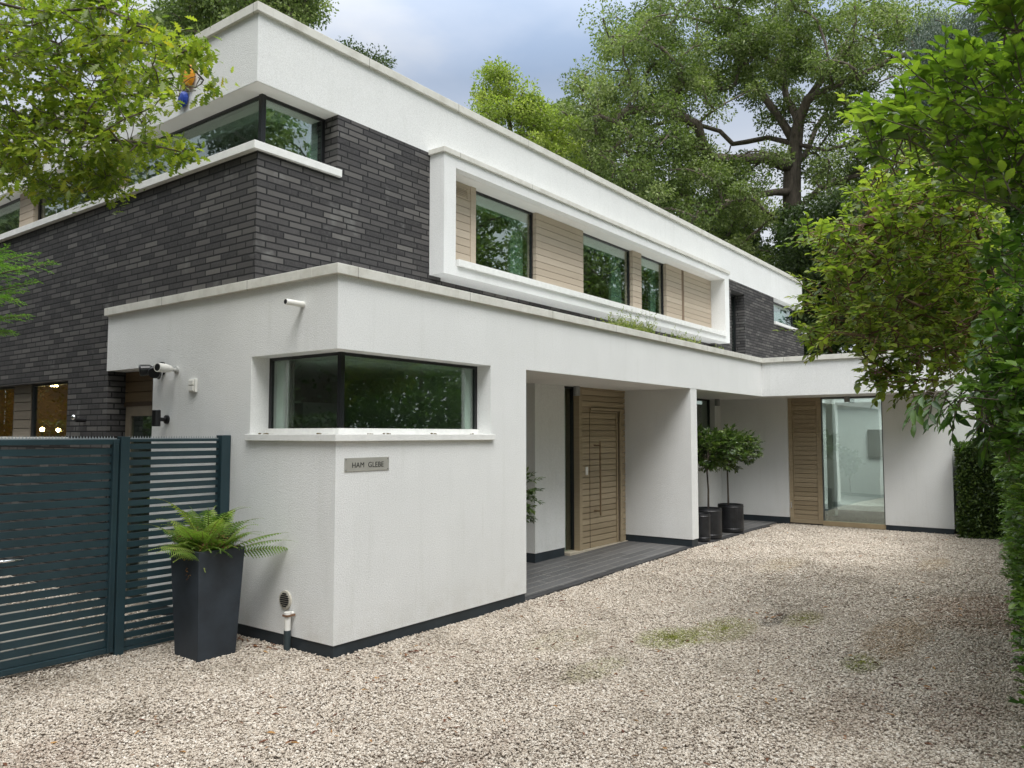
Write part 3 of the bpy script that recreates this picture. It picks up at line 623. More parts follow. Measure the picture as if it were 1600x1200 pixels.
# narrow brick window at the right
nw = MB().box(10.78, 10.82, 1.27, 1.31, 3.22, 4.49).box(11.46, 11.5, 1.27, 1.31, 3.22, 4.49).box(10.82, 11.46, 1.27, 1.31, 4.45, 4.49).build('narrow_window', BLACKF, H)
MB().box(10.82, 11.46, 1.29, 1.296, 3.22, 4.45).build('pane', GLASS, nw); MB().box(10.95, 11.3, 1.36, 1.38, 3.22, 4.45).build('curtain', bpy.data.materials['pale_curtain'], nw)
MB().box(10.76, 11.52, 1.05, 1.27, 3.20, 3.222).build('window_sill', m_plain('dark_sill', (0.03, 0.05, 0.055), 0.5), nw)
# right end corner window
rw = MB().box(13.3, 15.2, 1.27, 1.30, 4.64, 4.68).box(15.2, 15.23, 1.27, 1.30, 4.15, 4.68).build('end_window', BLACKF, H)
MB().box(13.3, 15.2, 1.28, 1.286, 4.15, 4.64).build('pane', GLASS, rw)
MB().box(15.21, 15.216, 1.30, 6, 4.15, 4.68).build('pane', bpy.data.materials['bay_glass'], rw)
MB().box(13.31, 15.56, YB-.04, YB+.32, 4.09, 4.15).build('window_sill', SILLM, rw, bevel=0.003)
# ground-floor darkness behind openings
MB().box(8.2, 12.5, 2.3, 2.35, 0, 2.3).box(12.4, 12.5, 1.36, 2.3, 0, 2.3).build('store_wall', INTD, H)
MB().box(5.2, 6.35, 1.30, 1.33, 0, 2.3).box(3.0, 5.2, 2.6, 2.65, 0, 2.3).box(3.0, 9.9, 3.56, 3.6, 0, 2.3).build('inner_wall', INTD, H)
# fittings: part of the house
MB().lathe([(.024, 0), (.024, -.17)], (0, .41, 2.675), 16, 'x').build('overflow_pipe', WHITEP, H, smooth=False)
MB().lathe([(.019, -.1702), (.019, -.1706)], (0, .41, 2.675), 16, 'x').build('pipe_bore', BLACKP, H)
vt = MB().lathe([(.072, 0), (.072, -.012), (.060, -.014)], (0, .56, .362), 26, 'x').build('wall_vent', m_plain('vent_beige', (0.55, 0.52, 0.44), 0.5), H)
v = MB()
for k in range(7):
    z = .362-.048+k*.016; hw = math.sqrt(max(0.0, .054**2-(z-.362)**2)); v.box(-.0175, -.0145, .56-hw, .56+hw, z-.0045, z+.0045)
v.build('vent_slot', BLACKP, vt)
dp = MB().tube([(-.05, .47, -.03), (-.05, .47, .15)], .027, 14).build('drain_pipe', m_plain('pipe_grey', (0.03, 0.045, 0.05), 0.5), H, smooth=False)
MB().tube([(-.05, .47, .15), (-.05, .47, .285)], .024, 14).tube([(-.05, .47, .262), (-.05, .47, .288)], .028, 14).tube([(-.05, .47, .27), (0.0, .47, .272)], .014, 8).build('pipe_top', WHITEP, dp)
MB().box(-.075, 0, .44, .45, .255, .27).box(-.078, -.072, .44, .50, .255, .27).build('pipe_clip', m_plain('rust', (0.20, 0.11, 0.06), 0.8), dp)

# wall-mounted things
sg = MB().box(.084, .545, -.006, 0.0, 1.369, 1.472).build('house_name_sign', STEEL, None, bevel=0.001)
tag(sg, 'brushed metal plate reading HAM GLEBE screwed to the white wall below the corner window', 'sign')
fc = bpy.data.curves.new('sign_lettering', 'FONT'); fc.body = 'HAM  GLEBE'; fc.size = .058; fc.align_x = 'CENTER'; fc.align_y = 'CENTER'; fc.extrude = .0006; fc.space_character = 1.05
ft = bpy.data.objects.new('sign_lettering_curve', fc); COL.objects.link(ft); ft.rotation_euler = (math.pi/2, 0, 0); ft.location = (.32, -.0068, 1.414)
bpy.context.view_layer.update()
me = bpy.data.meshes.new_from_object(ft.evaluated_get(bpy.context.evaluated_depsgraph_get())); lt = bpy.data.objects.new('sign_lettering', me); COL.objects.link(lt)
lt.matrix_world = ft.matrix_world.copy(); me.materials.clear(); me.materials.append(BLACKP); bpy.data.objects.remove(ft)
lt.parent = sg
for x in (.096, .533):
    for z in (1.380, 1.461): MB().lathe([(.006, 0), (.0055, -.003)], (x, -.006, z), 10, 'y').build('screw', GREYM, sg)

SC = thing('security_camera', 'white bullet security camera on a bracket high on the side wall', 'camera', (0, 2.28, 2.26))
def dirtube(p, d, prof, n=18):
    d = Vector(d).normalized(); a = Vector((0, 0, 1)); u = d.cross(a).normalized(); w = d.cross(u); b = MB()
    b.rings([[Vector(p)+d*h+(u*math.cos(2*math.pi*k/n)+w*math.sin(2*math.pi*k/n))*r for k in range(n)] for (r, h) in prof]); return b
MB().lathe([(.035, 0), (.035, -.012), (.016, -.018), (.016, -.05)], (0, 2.22, 2.245), 18, 'x').build('mount', m_plain('camera_mount', (0.5, 0.5, 0.48), 0.4), SC)
cdv = (-.62, -.15, .02)
dirtube((-.045, 2.225, 2.25), cdv, [(.018, 0), (.034, .03), (.041, .08), (.041, .17)]).build('body', WHITEP, SC, smooth=False)
dirtube((-.045, 2.225, 2.25), cdv, [(.034, .1702), (.03, .172)]).build('lens', BLACKP, SC)
FL = thing('floodlight', 'black twin head security spotlight beside the white camera', 'light fitting', (0, 2.50, 2.26))
MB().lathe([(.065, 0), (.065, -.02), (.03, -.04), (.03, -.08)], (0, 2.47, 2.27), 20, 'x').build('base', BLACKP, FL)
for d, y in (((-.7, .35, -.1), 2.50), ((-.5, -.55, -.3), 2.44)):
    dirtube((-.07, y, 2.26), d, [(.025, 0), (.048, .03), (.056, .11), (.050, .125)]).build('lamp_head', BLACKP, FL)
MB().lathe([(.055, -.012), (.055, -.02)], (-.03, 2.45, 2.22), 20, 'x').build('rim', CHROME, FL)
sb = MB().box(-.022, 0, 1.875, 1.985, 2.03, 2.15).build('switch_box', WHITEP, None, bevel=0.004)
tag(sb, 'small white double vent cover on the side wall right of the camera', 'vent cover')
MB().box(-.032, -.022, 1.90, 1.975, 2.095, 2.138).box(-.032, -.022, 1.90, 1.975, 2.042, 2.085).build('flap', WHITEP, sb, bevel=0.003)
WL = thing('wall_light', 'black up and down cylinder wall light above the gate', 'light fitting', (0, 2.36, 1.79))
MB().lathe([(.038, -.075), (.038, .075)], (-.11, 2.36, 1.80), 20).build('cylinder', BLACKP, WL, bevel=0.003)
MB().lathe([(.040, 0), (.040, -.02), (.018, -.025), (.018, -.09)], (0, 2.36, 1.79), 20, 'x').build('mount', BLACKP, WL)
OT = thing('outside_light', 'small chrome and black spot fixed to the dark brick wall', 'light fitting', (0.02, 4.02, 1.8))
MB().lathe([(.02, 0), (.02, -.10)], (.02, 4.02, 1.80), 14, 'x').build('arm', BLACKP, OT)
MB().lathe([(.03*math.sin(math.pi*k/8)+1e-4, -.03*math.cos(math.pi*k/8)) for k in range(9)], (-.09, 4.03, 1.83), 14).build('head', CHROME, OT, smooth=True)
# orange and blue ornament on the upper fascia
OR = thing('wall_ornament', 'orange and blue ornament on the upper fascia behind the oak branch', 'ornament', (0, 2.12, 4.85))
g = MB(); g.lathe([(.02, -.005), (.105, -.012), (.12, -.03), (.09, -.05), (.02, -.055)], (0, 2.13, 5.0), 18, 'x'); g.build('orange_disc', m_plain('orange_paint', (0.75, 0.32, 0.02), 0.45), OR)
g = MB(); g.lathe([(.02, -.005), (.07, -.012), (.08, -.03), (.05, -.05), (.01, -.055)], (0, 2.20, 4.80), 14, 'x'); g.build('blue_tail', m_plain('blue_paint', (0.015, 0.05, 0.32), 0.4), OR)

# ------------------------------------------------------------------ gate, fence panel
def slats(b, x0, x1, y, z0, z1, pitch, hgt):
    n = int((z1-z0)/pitch)
    for i in range(n): b.box(x0, x1, y, y+.022, z0+i*pitch, z0+i*pitch+hgt)
YG = 1.372
GT = thing('metal_gate', 'dark teal grey slatted metal gate with chrome lever handle', 'gate', (-2.2, YG, 0))
b = MB(); slats(b, -3.22, -.985, YG+.012, .075, 1.58, .062, .047); b.build('slat_panel', ANTH, GT)
b = MB(); b.box(-3.26, -.935, YG-.005, YG+.045, 1.575, 1.615); b.box(-3.26, -.935, YG-.005, YG+.045, .03, .07); b.box(-.985, -.937, YG-.005, YG+.045, .07, 1.575); b.box(-3.26, -3.22, YG-.005, YG+.045, .07, 1.575); b.box(-.985, -.972, YG-.018, YG-.005, .03, 1.612)
b.build('gate_frame', ANTH, GT, bevel=0.003)
def comb(x0, x1, name, par):
    b = MB(); b.box(x0, x1, YG+.01, YG+.03, 1.6155, 1.622); x = x0+.005
    while x < x1-.01:
        k = len(b.v); b.v += [(x, YG+.017, 1.622), (x+.009, YG+.017, 1.622), (x+.009, YG+.023, 1.622), (x, YG+.023, 1.622), (x+.0045, YG+.02, 1.642)]
        b.f += [(k, k+1, k+4), (k+1, k+2, k+4), (k+2, k+3, k+4), (k+3, k, k+4)]; x += .0215
    return b.build(name, m_plain('comb_grey', (0.30, 0.33, 0.34), 0.5) if 'comb_grey' not in bpy.data.materials else bpy.data.materials['comb_grey'], par)
comb(-3.24, -.95, 'spike_strip', GT)
hd = MB().box(-1.80, -1.735, YG-.03, YG-.004, .70, .90).build('lock_case', ANTH, GT, bevel=0.004)
MB().tube([(-1.75, YG-.03, .805), (-1.75, YG-.07, .805), (-1.72, YG-.078, .805), (-1.60, YG-.078, .805)], .010, 10).build('lever', CHROME, hd, smooth=True)
PT = MB().box(-.93, -.862, YG-.02, YG+.05, -.1, 1.635).build('gate_post', ANTH, None, bevel=0.003)
tag(PT, 'dark teal grey square post between gate and fixed slat panel', 'post')
FP = thing('slat_fence_panel', 'fixed dark teal grey slatted panel behind the fern planter, joined to the house', 'fence', (-.45, YG, 0))
b = MB(); slats(b, -.862, -.09, YG+.008, .05, 1.60, .062, .041); b.build('slat_panel', ANTH, FP)
MB().box(-.09, -.004, YG-.035, YG+.05, -.05, 1.645).build('end_post', ANTH, FP, bevel=0.003)
MB().box(-.862, -.09, YG+.004, YG+.034, 1.595, 1.6155).build('top_rail', ANTH, FP); MB().box(-.862, -.09, YG+.004, YG+.034, .02, .045).build('bottom_rail', ANTH, FP)
comb(-.86, -.095, 'spike_strip', FP)

# ------------------------------------------------------------------ leaves
T_SIMPLE = (np.array([[0, 0, 0], [.5, .27, .05], [1, 0, -.06], [.5, -.27, .05]]), np.array([[0, 3, 2, 1]]))
T_OVAL = (np.array([[0, 0, 0], [.25, 0, -.03], [.6, 0, -.05], [1, 0, -.14], [.22, .13, .035], [.55, .20, .03], [.82, .12, -.03], [.22, -.13, .035], [.55, -.20, .03], [.82, -.12, -.03]]),
          np.array([[0, 1, 4, 4], [1, 2, 5, 4], [2, 6, 5, 5], [2, 3, 6, 6], [0, 7, 1, 1], [1, 7, 8, 2], [2, 8, 9, 9], [2, 9, 3, 3]]))
def tri_template(outline, fold=.06, droop=.12):
    """outline: half outline (a, b); mirrored; built as triangles against the midrib"""
    V = []; F = []; n = len(outline)
    for a, b in outline: V.append([a, 0, -droop*a*a])
    for sgn in (1, -1):
        o = len(V)
        for a, b in outline: V.append([a, sgn*b, -droop*a*a+fold*abs(b)*2])
        for i in range(n-1):
            if sgn > 0: F += [[i, i+1, o+i+1], [i, o+i+1, o+i]]
            else: F += [[i, o+i+1, i+1], [i, o+i, o+i+1]]
    return np.array(V), np.array(F)
T_OVAL = tri_template([(0, .01), (.22, .14), (.5, .20), (.78, .13), (1, .005)], .25, .15)
T_OAK = tri_template([(0, .015), (.14, .04), (.27, .19), (.33, .06), (.50, .27), (.55, .09), (.74, .29), (.78, .10), (.92, .15), (1, .02)], .12, .15)
T_NEEDLE = (np.array([[0, -.05, 0], [1, -.02, 0], [1, .02, 0], [0, .05, 0]]), np.array([[0, 1, 2, 3]]))
def leaves(name, P, D, N, size, T, mat, parent, rnd=None, width=1.0):
    P = np.asarray(P, float); n = len(P); D = D/np.linalg.norm(D, axis=1, keepdims=True)
    Bv = np.cross(N, D); Bv /= np.linalg.norm(Bv, axis=1, keepdims=True)+1e-9; Nn = np.cross(D, Bv)
    tv, tf = T; k = len(tv); s = np.asarray(size)[:, None, None]
    wv = (np.asarray(width)*np.ones(n))[:, None, None]
    V = P[:, None]+s*(tv[None, :, 0:1]*D[:, None]+tv[None, :, 1:2]*Bv[:, None]*wv+tv[None, :, 2:3]*Nn[:, None])
    F = (tf[None]+(np.arange(n)*k)[:, None, None]).reshape(-1, tf.shape[1])
    if rnd is None: rnd = RG.random(n)
    return npmesh(name, V.reshape(-1, 3), F, mat, parent, np.repeat(np.clip(rnd, 0, 1), k))
def unit(n):
    v = RG.normal(0, 1, (n, 3)); return v/np.linalg.norm(v, axis=1, keepdims=True)

def skeleton(nodes, par, clumps, jit=0.12, seg=4, dirup=0.15, order=None):
    """attach each clump to the nearest skeleton node by a curved limb. returns nodes, parents, tips"""
    nodes = [np.array(p, float) for p in nodes]; par = list(par); tips = []
    c = np.array(clumps); root = np.array(nodes)
    d = np.array([np.min(np.linalg.norm(root-q, axis=1)) for q in c]); idx = np.argsort(d)
    arr = np.array(nodes)
    for i in idx:
        q = c[i]; dist = np.linalg.norm(arr-q, axis=1)
        cost = dist+0.35*np.maximum(0, arr[:, 2]-q[2]); j = int(np.argmin(cost)); a = arr[j]; L = dist[j]
        mid = (a+q)/2+np.array([0, 0, dirup*L])+RG.normal(0, jit*L*.5, 3)
        prev = j; new = []
        for k in range(1, seg+1):
            t = k/seg; p = (1-t)**2*a+2*t*(1-t)*mid+t*t*q+RG.normal(0, jit*L*.12, 3)*(t < 1)
            nodes.append(p); par.append(prev); prev = len(nodes)-1; new.append(p)
        arr = np.concatenate([arr, np.array(new)]); tips.append(prev)
    return arr, par, tips
def limb_mesh(name, arr, par, mat, parent, tip_r, expo=2.4, max_r=None, sides=6, fixed=None):
    n = len(arr); ch = [[] for _ in range(n)]
    for i, p in enumerate(par):
        if p >= 0: ch[p].append(i)
    w = np.zeros(n)
    for i in range(n-1, -1, -1):
        w[i] = tip_r**expo if not ch[i] else sum(w[c] for c in ch[i])*1.01
    # parents may have larger index only for roots; all parents precede children
    r = w**(1/expo)
    if max_r: r = np.minimum(r, max_r)
    if fixed:
        for i, q in fixed.items(): r[i] = q
    b = MB(); used = set()
    for i in range(n):
        if par[i] < 0 or i in used: continue
        j = i
        # start chains only at nodes whose parent's main child is not this one
        p = par[i]
        main = max(ch[p], key=lambda c: w[c]) if ch[p] else None
        if main == i and par[p] >= 0: continue
        pts = [arr[p], arr[i]]; rad = [min(r[p], r[i]*1.25) if main != i else r[p], r[i]]; used.add(i)
        while ch[j]:
            k = max(ch[j], key=lambda c: w[c]); pts.append(arr[k]); rad.append(r[k]); used.add(k); j = k
        b.tube(pts, rad, sides, cap=True)
    return b.build(name, mat, parent, smooth=True)
def clump_leaves(C, n_per, rad, size, up=0.5, flat=0.7, outc=None, power=0.5):
    C = np.asarray(C); m = len(C); N = m*n_per
    r = np.repeat(rad if hasattr(rad, '__len__') else np.full(m, rad), n_per)
    u = unit(N); rr = RG.random(N)**power
    off = u*(rr*r)[:, None]; off[:, 2] *= flat
    P = np.repeat(C, n_per, 0)+off
    D = u*0.7+unit(N)*0.7; D[:, 2] -= 0.15
    Nn = unit(N)*0.75; Nn[:, 2] += up
    s = size*RG.uniform(0.65, 1.3, N)
    return P, D, Nn, s
def in_ellipsoids(E, n, shell=0.55):
    out = []
    vols = np.array([e[1][0]*e[1][1]*e[1][2] for e in E]); vols = vols/vols.sum()
    for e, v in zip(E, vols):
        k = max(1, int(round(n*v))); u = unit(k); r = (shell+(1-shell)*RG.random(k))
        out.append(np.array(e[0])+u*np.array(e[1])*r[:, None])
    return np.concatenate(out)
def tree(name, label, base, trunk, E, n_clump, n_per, leaf, crad, mat, bark=None, tip=0.02, group=None, shell=0.4, T=T_SIMPLE, flat=0.7, limbs=(), maxr=None, cat='tree', extra=None, power=0.5, jit=.14, rndc=0.5):
    root = thing(name, label, cat, base, group)
    nodes = [np.array(p, float) for p in trunk]; par = [-1]+list(range(len(trunk)-1))
    for st, pts in limbs:
        prev = st
        for p in pts: nodes.append(np.array(p, float)); par.append(prev); prev = len(nodes)-1
    C = in_ellipsoids(E, n_clump, shell)
    if extra is not None: C = np.concatenate([C, extra])
    C = C[C[:, 2] > 0.6] if base[2] < 1 and cat == 'tree' else C
    arr, par, tips = skeleton(nodes, par, C, jit)
    limb_mesh('trunk', arr, par, bark or BARK, root, tip, max_r=maxr)
    cr = crad*RG.uniform(0.6, 1.35, len(C))
    P, D, Nn, s = clump_leaves(C, n_per, cr, leaf, flat=flat, power=power)
    rn = np.clip(np.repeat(RG.random(len(C)), n_per)*rndc+RG.random(len(P))*(1-rndc), 0, 1)
    leaves('crown', P, D, Nn, s, T, mat, root, rn)
    return root

# ------------------------------------------------------------------ background trees
def px(lst, d): return [at(u, v, d+dd) for (u, v, dd) in lst]
D0 = 27.0
tr = px([(1243, 620, 0), (1242, 500, 0), (1240, 400, 0), (1238, 340, 0), (1237, 300, 0), (1238, 262, 0), (1243, 225, 0), (1248, 190, -.3), (1262, 155, -.5), (1285, 125, -.5), (1310, 90, 0), (1335, 40, .5), (1350, -30, .8)], D0)
tr[0] = np.array([tr[1][0], tr[1][1], 0.0])
LM = [
 (6, px([(1222, 190, .5), (1200, 160, .8), (1180, 130, 1), (1160, 100, 1.5), (1140, 50, 2), (1120, -10, 2)], D0)),
 (7, px([(1228, 150, 1), (1222, 100, 1.5), (1228, 40, 2), (1235, -30, 2)], D0)),
 (4, px([(1212, 300, -.5), (1190, 304, -1), (1160, 312, -1.8), (1120, 318, -2.5)], D0)),
 (5, px([(1195, 246, -.6), (1150, 250, -1.2), (1112, 248, -1.6), (1098, 228, -1.8), (1090, 195, -2), (1060, 180, -2), (1020, 168, -2.4), (975, 175, -3)], D0)),
 (6, px([(1200, 215, 1), (1165, 222, 1.6), (1145, 225, 2), (1125, 205, 2.4), (1095, 196, 2.8), (1040, 210, 3)], D0)),
 (3, px([(1262, 312, -.4), (1282, 294, -.8), (1310, 284, -1.2), (1350, 270, -1.8)], D0)),
 (6, px([(1290, 235, -1), (1330, 225, -1.5), (1370, 205, -2)], D0)),
 (8, px([(1290, 140, -1), (1320, 128, -1.6), (1355, 112, -2.2), (1395, 92, -2.6), (1430, 80, -3)], D0)),
 (8, px([(1300, 100, .5), (1310, 85, .6), (1360, 60, .8), (1410, 40, 1)], D0)),
 (5, px([(1260, 240, 1), (1275, 200, 1.6), (1290, 180, 2)], D0)),
]
def E_(u, v, d, ru, rv, rd):   # ellipsoid from pixel centre and pixel radii
    return (at(u, v, d), (ru*d/FPX, rd, rv*d/FPX))
def cl_px(regions, jitter=.0):
    out = []
    for (u, v, d, ru, rv, rd, n) in regions:
        for _ in range(n):
            a = random.uniform(0, 2*math.pi); r = math.sqrt(random.random()); out.append(at(u+ru*r*math.cos(a), v+rv*r*math.sin(a), d+random.uniform(-rd, rd)))
    return np.array(out)
oc = cl_px([(1120, 60, 28, 150, 90, 3.5, 75), (1260, 40, 27, 160, 75, 3.5, 75), (1400, 60, 27, 100, 70, 3, 36), (1000, 110, 26, 95, 110, 3, 62), (1060, 130, 26, 90, 40, 2.5, 16), (930, 180, 26, 55, 75, 2, 26),
            (1010, 250, 26, 105, 55, 3, 50), (1100, 300, 26, 95, 48, 3, 50), (1160, 365, 27, 90, 50, 3, 40), (1340, 180, 28, 70, 50, 3, 26), (1400, 250, 28, 80, 60, 3, 30), (1340, 320, 27, 70, 50, 3, 26),
            (1200, 70, 25.6, 90, 45, .8, 13), (1300, 105, 25.4, 50, 35, .8, 6), (1130, 140, 25.4, 55, 35, .8, 7), (1070, 225, 24.6, 50, 22, .6, 5), (1330, 235, 24.8, 50, 28, .6, 6), (1200, 120, 29, 60, 50, 2, 16), (1210, 180, 28, 50, 25, 2, 8), (1180, 255, 27, 55, 18, 2, 9), (1290, 250, 28, 45, 30, 2, 10)])
tree('oak_tree', 'large spreading oak with thick grey brown limbs rising behind the far end of the house', tuple(tr[0]), tr, [(at(1200, -60, 28), (5, 4, 2))], 50, 330, .100, .57, L_OAKBG, limbs=LM, tip=.027, maxr=.66, extra=oc, shell=.2, power=.45)
b = at(800, 600, 24); b = np.array([b[0], b[1], 0])
tree('yellow_green_tree', 'bright yellow green feathery tree showing above the middle of the roofline', tuple(b), [b, at(800, 450, 24), at(798, 330, 24), at(800, 220, 24), at(790, 150, 24)], [(at(800, 260, 24), (1.2, 1.2, 1.2))], 10, 240, .095, .40, L_YEL, tip=.015,
     extra=cl_px([(785, 150, 24, 42, 45, .8, 18), (800, 190, 24, 60, 40, 1, 26), (850, 190, 24, 48, 34, 1, 20), (800, 250, 24, 62, 50, 1, 26), (868, 250, 24.5, 40, 50, 1, 16), (782, 115, 24, 16, 14, .3, 5)]))
for (u, v0, dd, lab, regs, mt, nn, ls) in (
    (930, 250, 31, 'mid green tree filling the gap between the yellow tree and the great oak', [(900, 230, 31, 60, 80, 2, 44), (950, 300, 31, 80, 60, 2, 44), (870, 300, 31, 45, 50, 2, 20)], L_OAKBG, 210, .18),
    (1130, 330, 34, 'dark green tree behind the roofline left of the oak trunk', [(1080, 330, 34, 95, 60, 2, 50), (1170, 390, 34, 90, 55, 2, 44)], L_DARK, 220, .2),
    (1300, 420, 24, 'dark evergreen tree beside the far end of the house under the oak', [(1290, 370, 24, 75, 60, 2, 44), (1290, 450, 24, 55, 80, 1.5, 50), (1360, 440, 24, 85, 90, 2, 60), (1310, 520, 24, 60, 50, 1.5, 34)], L_DARK, 320, .15),
    (1430, 300, 33, 'grey green tree between the oak and the weeping conifer', [(1400, 330, 33, 90, 60, 2, 50), (1460, 240, 33, 70, 90, 2, 50)], L_OAKBG, 200, .2),
    (1560, 400, 21, 'dark tree standing behind the laurel hedge at the right edge', [(1520, 330, 21, 60, 70, 2, 40), (1560, 450, 20, 90, 90, 2, 60), (1500, 560, 20, 110, 60, 2, 50), (1600, 250, 21, 60, 70, 2, 30)], L_DARK, 300, .15),
    (440, 60, 22, 'oak crown rising behind the near corner of the upper roof', [(440, 0, 22, 55, 30, 1.5, 40), (330, 20, 22, 80, 40, 2, 56), (380, -60, 22, 150, 50, 2, 60), (270, 60, 22, 60, 50, 1.5, 30), (478, 22, 22, 18, 22, .5, 6)], L_OAKBG, 230, .13),
    (552, 110, 26, 'small green treetop just showing over the roof coping near the corner', [(552, 88, 26, 22, 16, .5, 8), (585, 102, 26, 18, 12, .4, 4)], L_DARK, 160, .13),
):
    q = at(u, 600, dd); q = np.array([q[0], q[1], 0.0])
    tree('background_tree', lab, tuple(q), [q, q*.5+at(u, v0+60, dd)*.5, at(u, v0+60, dd), at(u+5, v0, dd)], [(at(u, v0+40, dd), (1, 1, 1))], 6, int(nn*1.2), ls*.78, .52, mt, tip=.02, extra=cl_px(regs), group=None, maxr=.45)
# weeping conifer: drooping curtains of fine twigs
q = at(1525, 600, 20); q = np.array([q[0], q[1], 0.0])
R_ = thing('weeping_conifer', 'grey green weeping conifer with hanging branchlets behind the laurel', 'tree', tuple(q))
nodes = [q, at(1527, 300, 20), at(1526, 120, 20), at(1525, 20, 20), at(1524, -80, 20)]
tips = cl_px([(1480, 70, 20, 55, 50, .8, 40), (1520, 120, 20, 60, 50, .8, 40), (1470, 150, 20, 50, 50, .8, 30), (1540, 40, 20, 40, 50, .8, 26)])
arr, par, tt = skeleton(nodes, [-1, 0, 1, 2, 3], tips, .1, dirup=.3); limb_mesh('trunk', arr, par, BARKD, R_, .012, max_r=.22)
P = []; Dd = []
for c in tips:
    for k in range(26):
        s0 = c+RG.normal(0, .16, 3); ln = random.uniform(.35, .9)
        for j in range(int(ln/.035)): P.append(s0+np.array([RG.normal(0, .01), RG.normal(0, .01), -j*.035])); Dd.append([RG.normal(0, .5), RG.normal(0, .5), -1.0])
P = np.array(P); Dd = np.array(Dd); leaves('crown', P, Dd, unit(len(P)), np.full(len(P), .075), T_SIMPLE, L_CONI, R_, width=.6)

# trees and hedges around the drive that stand in the window reflections
def simple_tree(x, y, h, r, lab, mt, n=130, per=230, ls=.17, name='garden_tree'):
    tree(name, lab, (x, y, 0), [(x, y, 0), (x+.1, y, h*.3), (x, y+.1, h*.55), (x, y, h*.8)], [((x, y, h*.62), (r, r, h*.36))], n, per, ls, .85, mt, tip=.03, maxr=.35, shell=.35)
simple_tree(13.5, -9.5, 10.5, 3.6, 'broad tree across the drive from the long window bay', L_OAKBG, n=85)
simple_tree(21, -8.2, 13, 4.2, 'taller tree across the drive towards the wing end', L_OAKBG)
simple_tree(9.5, -14.5, 17.5, 4.4, 'tree across the drive opposite the front door', L_OAKBG, n=95)
simple_tree(3.5, -17.5, 13, 3.6, 'tree on the far side of the drive opposite the near corner', L_OAKBG, n=80)
simple_tree(-3.0, -16.5, 11, 3.5, 'dark tree behind the entrance of the drive', L_DARK)
tree('garden_tree', 'unseen tree added at the mouth of the drive to shade the near gravel', (-6.2, -10.5, 0), [(-6.2, -10.5, 0), (-6.0, -10.3, 3), (-5.2, -9.6, 6), (-4.2, -8.9, 8.4)], [((-3.7, -8.3, 9.6), (2.7, 2.5, 1.9))], 110, 130, .16, .8, L_OAKBG, tip=.03, maxr=.3, shell=.3)  # out-of-view tree added to dim the near gravel and lower front wall
simple_tree(-11, -4, 11, 3.6, 'dark tree left of the drive entrance', L_DARK)
simple_tree(-10.5, 4.5, 12, 3.8, 'dark garden tree left of the slatted gate', L_DARK, n=110)
simple_tree(-9, 12.5, 16, 4.3, 'dark garden tree opposite the side brick wall', L_DARK, n=110)
simple_tree(-5, 19, 15, 4.0, 'garden tree at the end of the side path', L_OAKBG)
simple_tree(28, -8.5, 9, 3.8, 'tree far down the boundary beyond the wing', L_DARK)
simple_tree(-13, 9, 14, 4.5, 'tall tree at the back left of the garden', L_OAKBG)
# simple shrubs behind the gate
def bush_mass(name, lab, boxes, n, size, mat, T=T_SIMPLE, cat='hedge', width=1.0, core=None, up=.4):
    root = thing(name, lab, cat, (boxes[0][0], boxes[0][2], 0)); Ps = []; Ns = []
    tot = sum((b[1]-b[0])*(b[5]-b[4])+(b[3]-b[2])*(b[5]-b[4])+(b[1]-b[0])*(b[3]-b[2]) for b in boxes)
    for b in boxes:
        x0, x1, y0, y1, z0, z1 = b
        fs = [((x1-x0)*(z1-z0), 'y', y0, -1), ((x1-x0)*(z1-z0), 'y', y1, 1), ((y1-y0)*(z1-z0), 'x', x0, -1), ((y1-y0)*(z1-z0), 'x', x1, 1), ((x1-x0)*(y1-y0), 'z', z1, 1)]
        A = sum(f[0] for f in fs)
        for a, ax, c, s in fs:
            k = int(n*a/A/len(boxes)); p = np.stack([RG.uniform(x0, x1, k), RG.uniform(y0, y1, k), RG.uniform(z0, z1, k)], 1)
            i = 'xyz'.index(ax); p[:, i] = c-s*np.abs(RG.normal(0, .07, k))+s*.03*np.sin(p[:, (i+1) % 3]*6)*np.sin(p[:, 2]*5)
            nn = np.zeros((k, 3)); nn[:, i] = s; Ps.append(p); Ns.append(nn)
    P = np.concatenate(Ps); Nn = np.concatenate(Ns)
    D = unit(len(P))+Nn*.5; N2 = Nn*.6+unit(len(P))*.7; N2[:, 2] += up
    leaves('foliage', P, D, N2, size*RG.uniform(.6, 1.3, len(P)), T, mat, root, width=width)
    g = MB()
    for b in boxes: g.box(b[0]+.14, b[1]-.14, b[2]+.14, b[3]-.14, b[4], b[5]-.16)
    g.build('inner_branches', core or BARKD, root); return root
bush_mass('garden_hedge', 'dark hedge seen through the slats of the gate', [(-3.4, -2.5, 3, 12, 0, 1.9)], 9000, .09, L_DARK)
bush_mass('boundary_hedge', 'tall dark hedge closing the garden on the left', [(-8, -7.2, -6, 27, 0, 4.6), (-7.2, 6, 26, 27, 0, 4.6)], 26000, .15, L_DARK)
bush_mass('rear_hedge', 'tall hedge along the boundary beyond the wing', [(12.8, 27, -6.6, -5.6, 0, 3.4)], 12000, .15, L_DARK)
# clipped yew hedge at the end of the wing
bush_mass('yew_hedge', 'clipped dark green yew hedge against the end of the white wing', [(9.85, 12.6, -4.4, -2.80, 0.0, 1.50)], 80000, .052, L_YEW, T_SIMPLE, width=.9, core=L_YEW)

